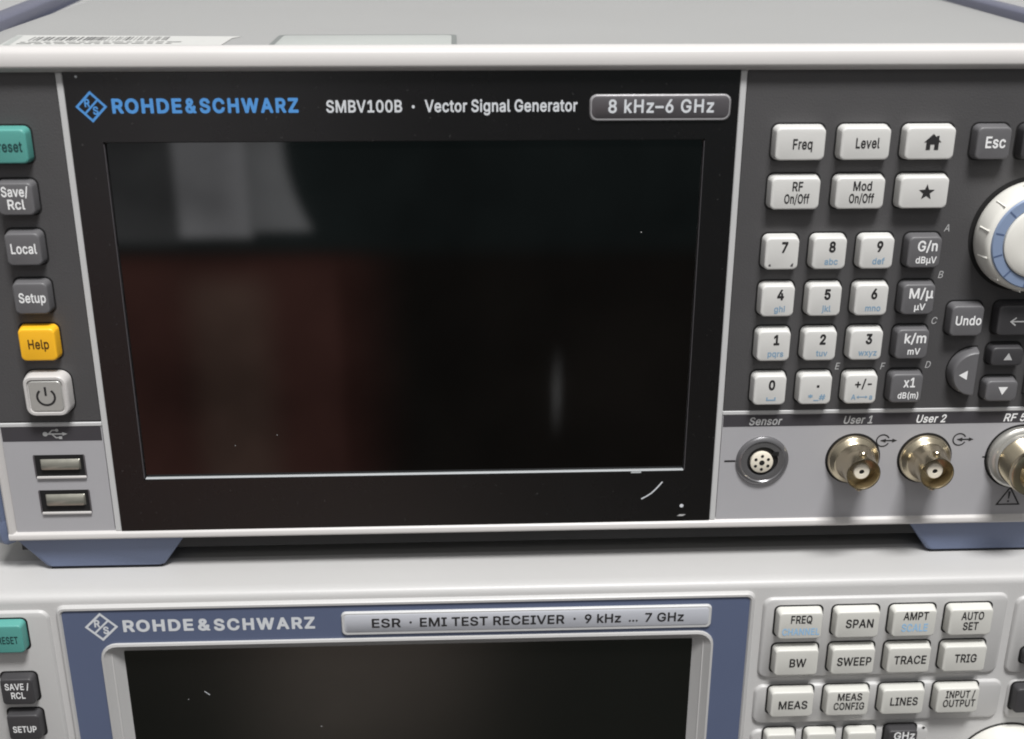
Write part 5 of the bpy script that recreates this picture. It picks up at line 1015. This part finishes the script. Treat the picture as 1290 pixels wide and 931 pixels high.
for k in range(12):
    a = R(18 + 30 * k)
    ca, sa = math.cos(a), math.sin(a)
    b.add([(kx + rad * ca - w_ * sa, yy, kz + rad * sa + w_ * ca) for rad, yy in ((13.3, -8.78), (10.9, -8.86)) for w_ in (-0.22, 0.22)], [(0, 1, 3, 2)], 'knob_line')
b.build('blue_ring', kn)
b = MB()
b.lathe(kx, kz, [(10.5, -8.2), (10.4, -9.2), (9.8, -9.6), (6.0, -9.8), (0.2, -9.85)], 'knob_white', 56)
b.build('knob_cap', kn)

# labels stuck on the cover behind the rim
b = MB()
zz = 142.0
def flat(b, pts, z, m, t=0.0):
    b.loops([[(x, y, z) for x, y in pts]] if not t else [[(x, y, z - t) for x, y in pts], [(x, y, z) for x, y in pts]], m)
flat(b, [(-21.5, 17), (38.8, 17), (39.2, 33), (41.2, 36.3), (-24.2, 40.6)], zz + 0.25, 'paper', 0.2)
flat(b, [(-21, 18), (-19, 18), (-22.0, 39), (-24.0, 39.2)], zz + 0.30, 'paper_grey')
random.seed(11)
xx = -17.0
while xx < 22:                   # bar code strokes
    w_ = random.choice((0.25, 0.4, 0.7))
    flat(b, [(xx, 27.2), (xx + w_, 27.2), (xx + w_ - 0.6, 35.8), (xx - 0.6, 35.8)], zz + 0.30, 'paper_ink')
    xx += w_ + random.choice((0.3, 0.45, 0.8))
for k in range(2):
    xx = -18.0
    while xx < 24:
        w_ = random.uniform(1.2, 4.0)
        flat(b, [(xx, 20.0 + 3.2 * k), (xx + w_, 20.0 + 3.2 * k), (xx + w_, 21.2 + 3.2 * k), (xx, 21.2 + 3.2 * k)], zz + 0.30, 'paper_ink')
        xx += w_ + 0.9
b.build('barcode_label', gen, 'white paper barcode label on the cover')
b = MB()
def rrz(cx, cy, w, h, r, z):
    return [(x, y, z) for x, _, y in rr(cx, cy, w, h, r, 0)]
b.loops([rrz(78.0, 22.0, 51.6, 30.6, 2.2, zz), rrz(78.0, 22.0, 51.6, 30.6, 2.2, zz + 0.55)], 'sticker_edge')
b.loops([rrz(78.0, 21.6, 48.6, 28.0, 1.6, zz + 0.56), rrz(78.0, 21.6, 48.4, 27.8, 1.6, zz + 0.62)], 'paper_grey')
b.build('asset_label', gen, 'pale green rounded label on the cover')

# ================================================================== test receiver (lower unit)
rec = thing('test_receiver', (0.136, 0.25, -0.222), 'lower cream instrument with blue display surround and ivory keys, carrying the upper one', 'test receiver')
FY = -13.0
RX0, RX1 = -72.0, 346.0
RT = -14.5
b = MB()
b.extrude_x([(9, -218), (9, RT - 0.9), (470, RT - 0.9), (470, -218)], RX0 + 1, RX1 - 1, 'case_top')
b.build('case', rec)
b = MB()
fp = [(8.5, -216), (FY, -216), (FY, RT - 2.6), (FY + 0.15, RT - 1.8), (FY + 0.55, RT - 1.0), (FY + 1.2, RT - 0.4), (FY + 2.2, RT - 0.08), (FY + 4.5, RT), (8.0, RT), (8.5, RT - 0.5)]
b.extrude_x(fp, RX0, -4.0, 'case_cream')
b.extrude_x(fp, 178.0, RX1, 'case_cream')
b.extrude_x([p_ if p_[1] > -200 else (p_[0], -33.2) for p_ in fp], -4.0, 178.0, 'case_cream', False)
b.extrude_x([p_ if p_[1] < -200 else (FY if p_[0] < 8 else 8.5, -169.0) for p_ in (fp[0], fp[1], fp[2], fp[-1])], -4.0, 178.0, 'case_cream', False)
b.build('front_shell', rec)
for x in (-50, 285):
    b = MB()
    b.box(x, x + 40, 20, 60, -222, -217.8, 'rubber', 1)
    b.build('foot', rec)

# raised key fields
OFFZ = -0.8
def field(x0, x1, z0, z1, name='key_field'):
    b = MB()
    cx, cz, w, h = (x0 + x1) / 2, (z0 + z1) / 2, x1 - x0, z1 - z0
    b.loops([rr(cx, cz, w + 1.2, h + 1.2, 3.0, FY + 0.2), rr(cx, cz, w + 0.7, h + 0.7, 2.8, FY - 0.3), rr(cx, cz, w + 0.2, h + 0.2, 2.6, FY - 0.8), rr(cx, cz, w - 0.5, h - 0.5, 2.4, FY - 1.0)], 'case_cream')
    return b.build(name, rec)


field(196.4, 272.4, -48.2, -19.8)
field(196.0, 275.2, -65.8, -52.0)
field(196.0, 253.5, -128, -69.3)
field(275.8, 330.0, -48.6, -21.2)
field(278.2, 330.0, -66.2, -52.2)
field(-62.0, -21.5, -64.0 - 60, -18.8)

# blue display surround
b = MB()
bx0, bx1, bz0, bz1 = -17.2, 191.6, -200.0, -18.6
bc, bzc, bw, bh = (bx0 + bx1) / 2, (bz0 + bz1) / 2, bx1 - bx0, bz1 - bz0
sx0, sx1, st, sb = -6.4, 180.4, -31.0, -172.0
sc, szc, sw2, sh2 = (sx0 + sx1) / 2, (st + sb) / 2, sx1 - sx0, st - sb
b.loops([rr(bc, bzc, bw + 3.6, bh + 3.6, 2.6, FY + 0.2), rr(bc, bzc, bw + 3.0, bh + 3.0, 2.4, FY - 0.9), rr(bc, bzc, bw + 2.2, bh + 2.2, 2.2, FY - 1.3), rr(bc, bzc, bw + 0.8, bh + 0.8, 1.6, FY - 1.3), rr(bc, bzc, bw, bh, 1.4, FY - 0.8)], 'case_cream', False, False)
b.loops([rr(bc, bzc, bw, bh, 1.4, FY - 0.8), rr(sc, szc, sw2 + 1.4, sh2 + 1.4, 5.0, FY - 0.78)], 'panel_blue', False, False)
surround = b.build('display_surround', rec)
b = MB()
logo(b, -5.8, -24.3, 4.5, FY - 0.86, 'ink_silver', 0.72)
b.build('emblem', surround)
b = MB()
y = FY - 0.86
b.text('ROHDE', 0, -24.2, 3.75, y, 'ink_silver', width=21.1, bold=0.030, gap=1.06, left=0.6)
b.text('&', 0, -24.25, 3.75, y, 'ink_silver', width=3.7, bold=0.030, left=23.0)
b.text('SCHWARZ', 0, -24.4, 3.75, y, 'ink_silver', width=30.5, bold=0.030, gap=1.10, left=27.8)
b.build('lettering', surround)
# name plate
b = MB()
ncx, ncz = (66.6 + 179.6) / 2, -24.8
b.loops([rr(ncx, ncz, 113.6, 8.2, 1.6, FY - 0.7), rr(ncx, ncz, 113.4, 8.0, 1.5, FY - 1.3), rr(ncx, ncz, 112.9, 7.5, 1.4, FY - 1.55)], 'line_paint')
b.loops([rr(ncx, ncz + 0.2, 111.6, 6.2, 1.0, FY - 1.6), rr(ncx, ncz + 0.2, 111.5, 6.1, 1.0, FY - 1.64)], 'plate_silver')
y = FY - 1.72
for s_, xa, xb in (('ESR', 75.6, 84.4), ('EMI TEST RECEIVER', 90.2, 134.4), ('9 kHz', 140.6, 151.8), ('...', 154.2, 157.0), ('7 GHz', 159.2, 171.2)):
    b.text(s_, 0, -24.55, 3.0 if s_ != '...' else 2.6, y, 'ink_black', width=xb - xa, bold=0.012, left=xa)
for x in (87.4, 137.5):
    b.text('\u00b7', x, -24.4, 3.2, y, 'ink_black', bold=0.02)
b.build('name_plate', rec)
# screen window
b = MB()
b.loops([rr(sc, szc, sw2 + 1.6, sh2 + 1.6, 5.2, FY - 0.6), rr(sc, szc, sw2 + 1.2, sh2 + 1.2, 5.0, FY - 1.4), rr(sc, szc, sw2 - 0.2, sh2 - 0.2, 4.4, FY - 1.6),
         rr(sc, szc, sw2 - 1.0, sh2 - 1.0, 4.0, FY - 1.2), rr(sc, szc, sw2 - 10.4, sh2 - 8.4, 0.6, FY + 2.4)], 'case_cream', False, False)
b.build('screen_frame', rec)
b = MB()
b.loops([rr(sc, szc, sw2 - 9.8, sh2 - 7.8, 0.5, FY + 2.6)], 'screen_glass_old')
random.seed(7)
for _ in range(2):
    b.poly(arc(random.uniform(5, 168), random.uniform(-70, -40), random.uniform(0.12, 0.25), 0, 300, 6), FY + 2.5, 'ink_grey')
b.strip([(22.0, -51.0), (23.6, -52.4)], 0.25, FY + 2.5, 'ink_silver')
b.build('screen', rec)

# keys of the lower unit
KY = FY - 1.0
KD = 3.2
KT = KY - KD - 0.07


def rkey(kind, x, z, w, h, m, prints, label, y0=KY):
    b = cap_key(x, z - 0.7, w, h - 1.5, y0, KD, m, r=1.1, gap=0.5, draft=0.6, soft=0.45)
    for s_, dx, dz, hh, mm_, wd_ in prints:
        b.text(s_, x + dx, z + dz, hh, y0 - KD - 0.07, mm_, width=wd_, bold=0.02)
    return b.build(kind, rec, label)


K = 'ink_black'
c4 = (207.0, 224.8, 242.5, 260.2)
z1, z2, z3 = -26.6, -40.1, -55.9
W2, H2 = 13.2, 10.6
rkey('function_key', c4[0], z1, W2, H2, 'key_ivory', [('FREQ', 0.2, 1.7, 2.7, K, 6.6), ('CHANNEL', 0.3, -2.7, 2.3, 'ink_paleblue', 11.6)], 'ivory key printed FREQ CHANNEL')
rkey('function_key', c4[1], z1, W2, H2, 'key_ivory', [('SPAN', 0.6, -0.2, 2.9, K, 8.6)], 'ivory key printed SPAN')
rkey('function_key', c4[2], z1, W2, H2, 'key_ivory', [('AMPT', 0.3, 2.1, 2.7, K, 7.8), ('SCALE', 0.3, -2.1, 2.6, 'ink_paleblue', 8.2)], 'ivory key printed AMPT SCALE')
rkey('function_key', c4[3], z1, W2, H2, 'key_ivory', [('AUTO', 0.4, 1.7, 2.7, K, 7.0), ('SET', 0.2, -2.0, 2.7, K, 4.8)], 'ivory key printed AUTO SET')
rkey('function_key', c4[0], z2, W2, H2, 'key_ivory', [('BW', 0.4, -0.7, 2.9, K, 5.2)], 'ivory key printed BW')
rkey('function_key', c4[1], z2, W2, H2, 'key_ivory', [('SWEEP', 0.4, -0.6, 2.9, K, 10.8)], 'ivory key printed SWEEP')
rkey('function_key', c4[2], z2, W2, H2, 'key_ivory', [('TRACE', 0.4, -0.5, 2.9, K, 10.2)], 'ivory key printed TRACE')
rkey('function_key', c4[3], z2, W2, H2, 'key_ivory', [('TRIG', 0.3, -0.4, 2.9, K, 7.0)], 'ivory key printed TRIG')
rkey('function_key', c4[0], z3, W2, H2, 'key_ivory', [('MEAS', 0.3, -0.8, 2.9, K, 9.2)], 'ivory key printed MEAS')
rkey('function_key', c4[1], z3, W2, H2, 'key_ivory', [('MEAS', 0.5, 1.8, 2.6, K, 7.8), ('CONFIG', 0.5, -1.7, 2.6, K, 9.8)], 'ivory key printed MEAS CONFIG')
rkey('function_key', c4[2], z3, W2, H2, 'key_ivory', [('LINES', 0.4, -0.4, 2.9, K, 8.8)], 'ivory key printed LINES')
rkey('function_key', c4[3], z3, W2, H2, 'key_ivory', [('INPUT /', 0.6, 1.8, 2.6, K, 9.4), ('OUTPUT', 0.6, -1.6, 2.6, K, 10.4)], 'ivory key printed INPUT/OUTPUT')
for i, x in enumerate((204.6, 217.7, 230.9)):
    rkey('number_key', x, -72.0, 9.0, 10.4, 'key_ivory', [], None)
rkey('unit_key', 244.2, -71.8, 9.2, 10.4, 'key_dark', [('GHz', 0.5, 2.1, 2.7, 'ink_white', 6.8)], 'dark key printed GHz')
rkey('menu_key', 284.2, -56.8, 9.6, 10.4, 'key_dark', [], None)
rkey('menu_key', 284.9, -41.2, 9.6, 6.0, 'key_dark', [], None)
rkey('function_key', -34.0, -25.2, 11.0, 10.8, 'key_teal', [('PRESET', 0.6, -0.9, 2.4, 'ink_teal', 7.2)], 'teal key printed PRESET')
rkey('function_key', -32.7, -44.1, 9.4, 10.4, 'key_dark', [('SAVE /', 0.1, 1.3, 2.2, 'ink_white', 7.2), ('RCL', 0.1, -1.9, 2.2, 'ink_white', 4.2)], 'dark key printed SAVE/RCL')
rkey('function_key', -32.6, -57.4, 9.4, 10.4, 'key_dark', [('SETUP', 0.2, -1.2, 2.2, 'ink_white', 7.2)], 'dark key printed SETUP')
# little mark right of the GHz key
b = MB()
b.poly(arc(252.0, -69.3, 0.5, 0, 340, 12), FY - 1.06, 'ink_black', 0.06)
b.build('printed_dot', rec)
# white spin knob, only its upper edge in view
b = MB()
kx, kz = 281.0, -86.0
b.lathe(kx, kz, [(17.2, FY - 0.02), (17.2, FY - 0.06)], 'gap_black', 64)
b.lathe(kx, kz, [(16.4, FY), (16.4, FY - 4), (16.0, FY - 8), (15.0, FY - 9.2), (12.6, FY - 9.6), (12.0, FY - 9.3), (9.0, FY - 9.4)], 'knob_white', 64, True)
b.build('rotary_knob', rec)
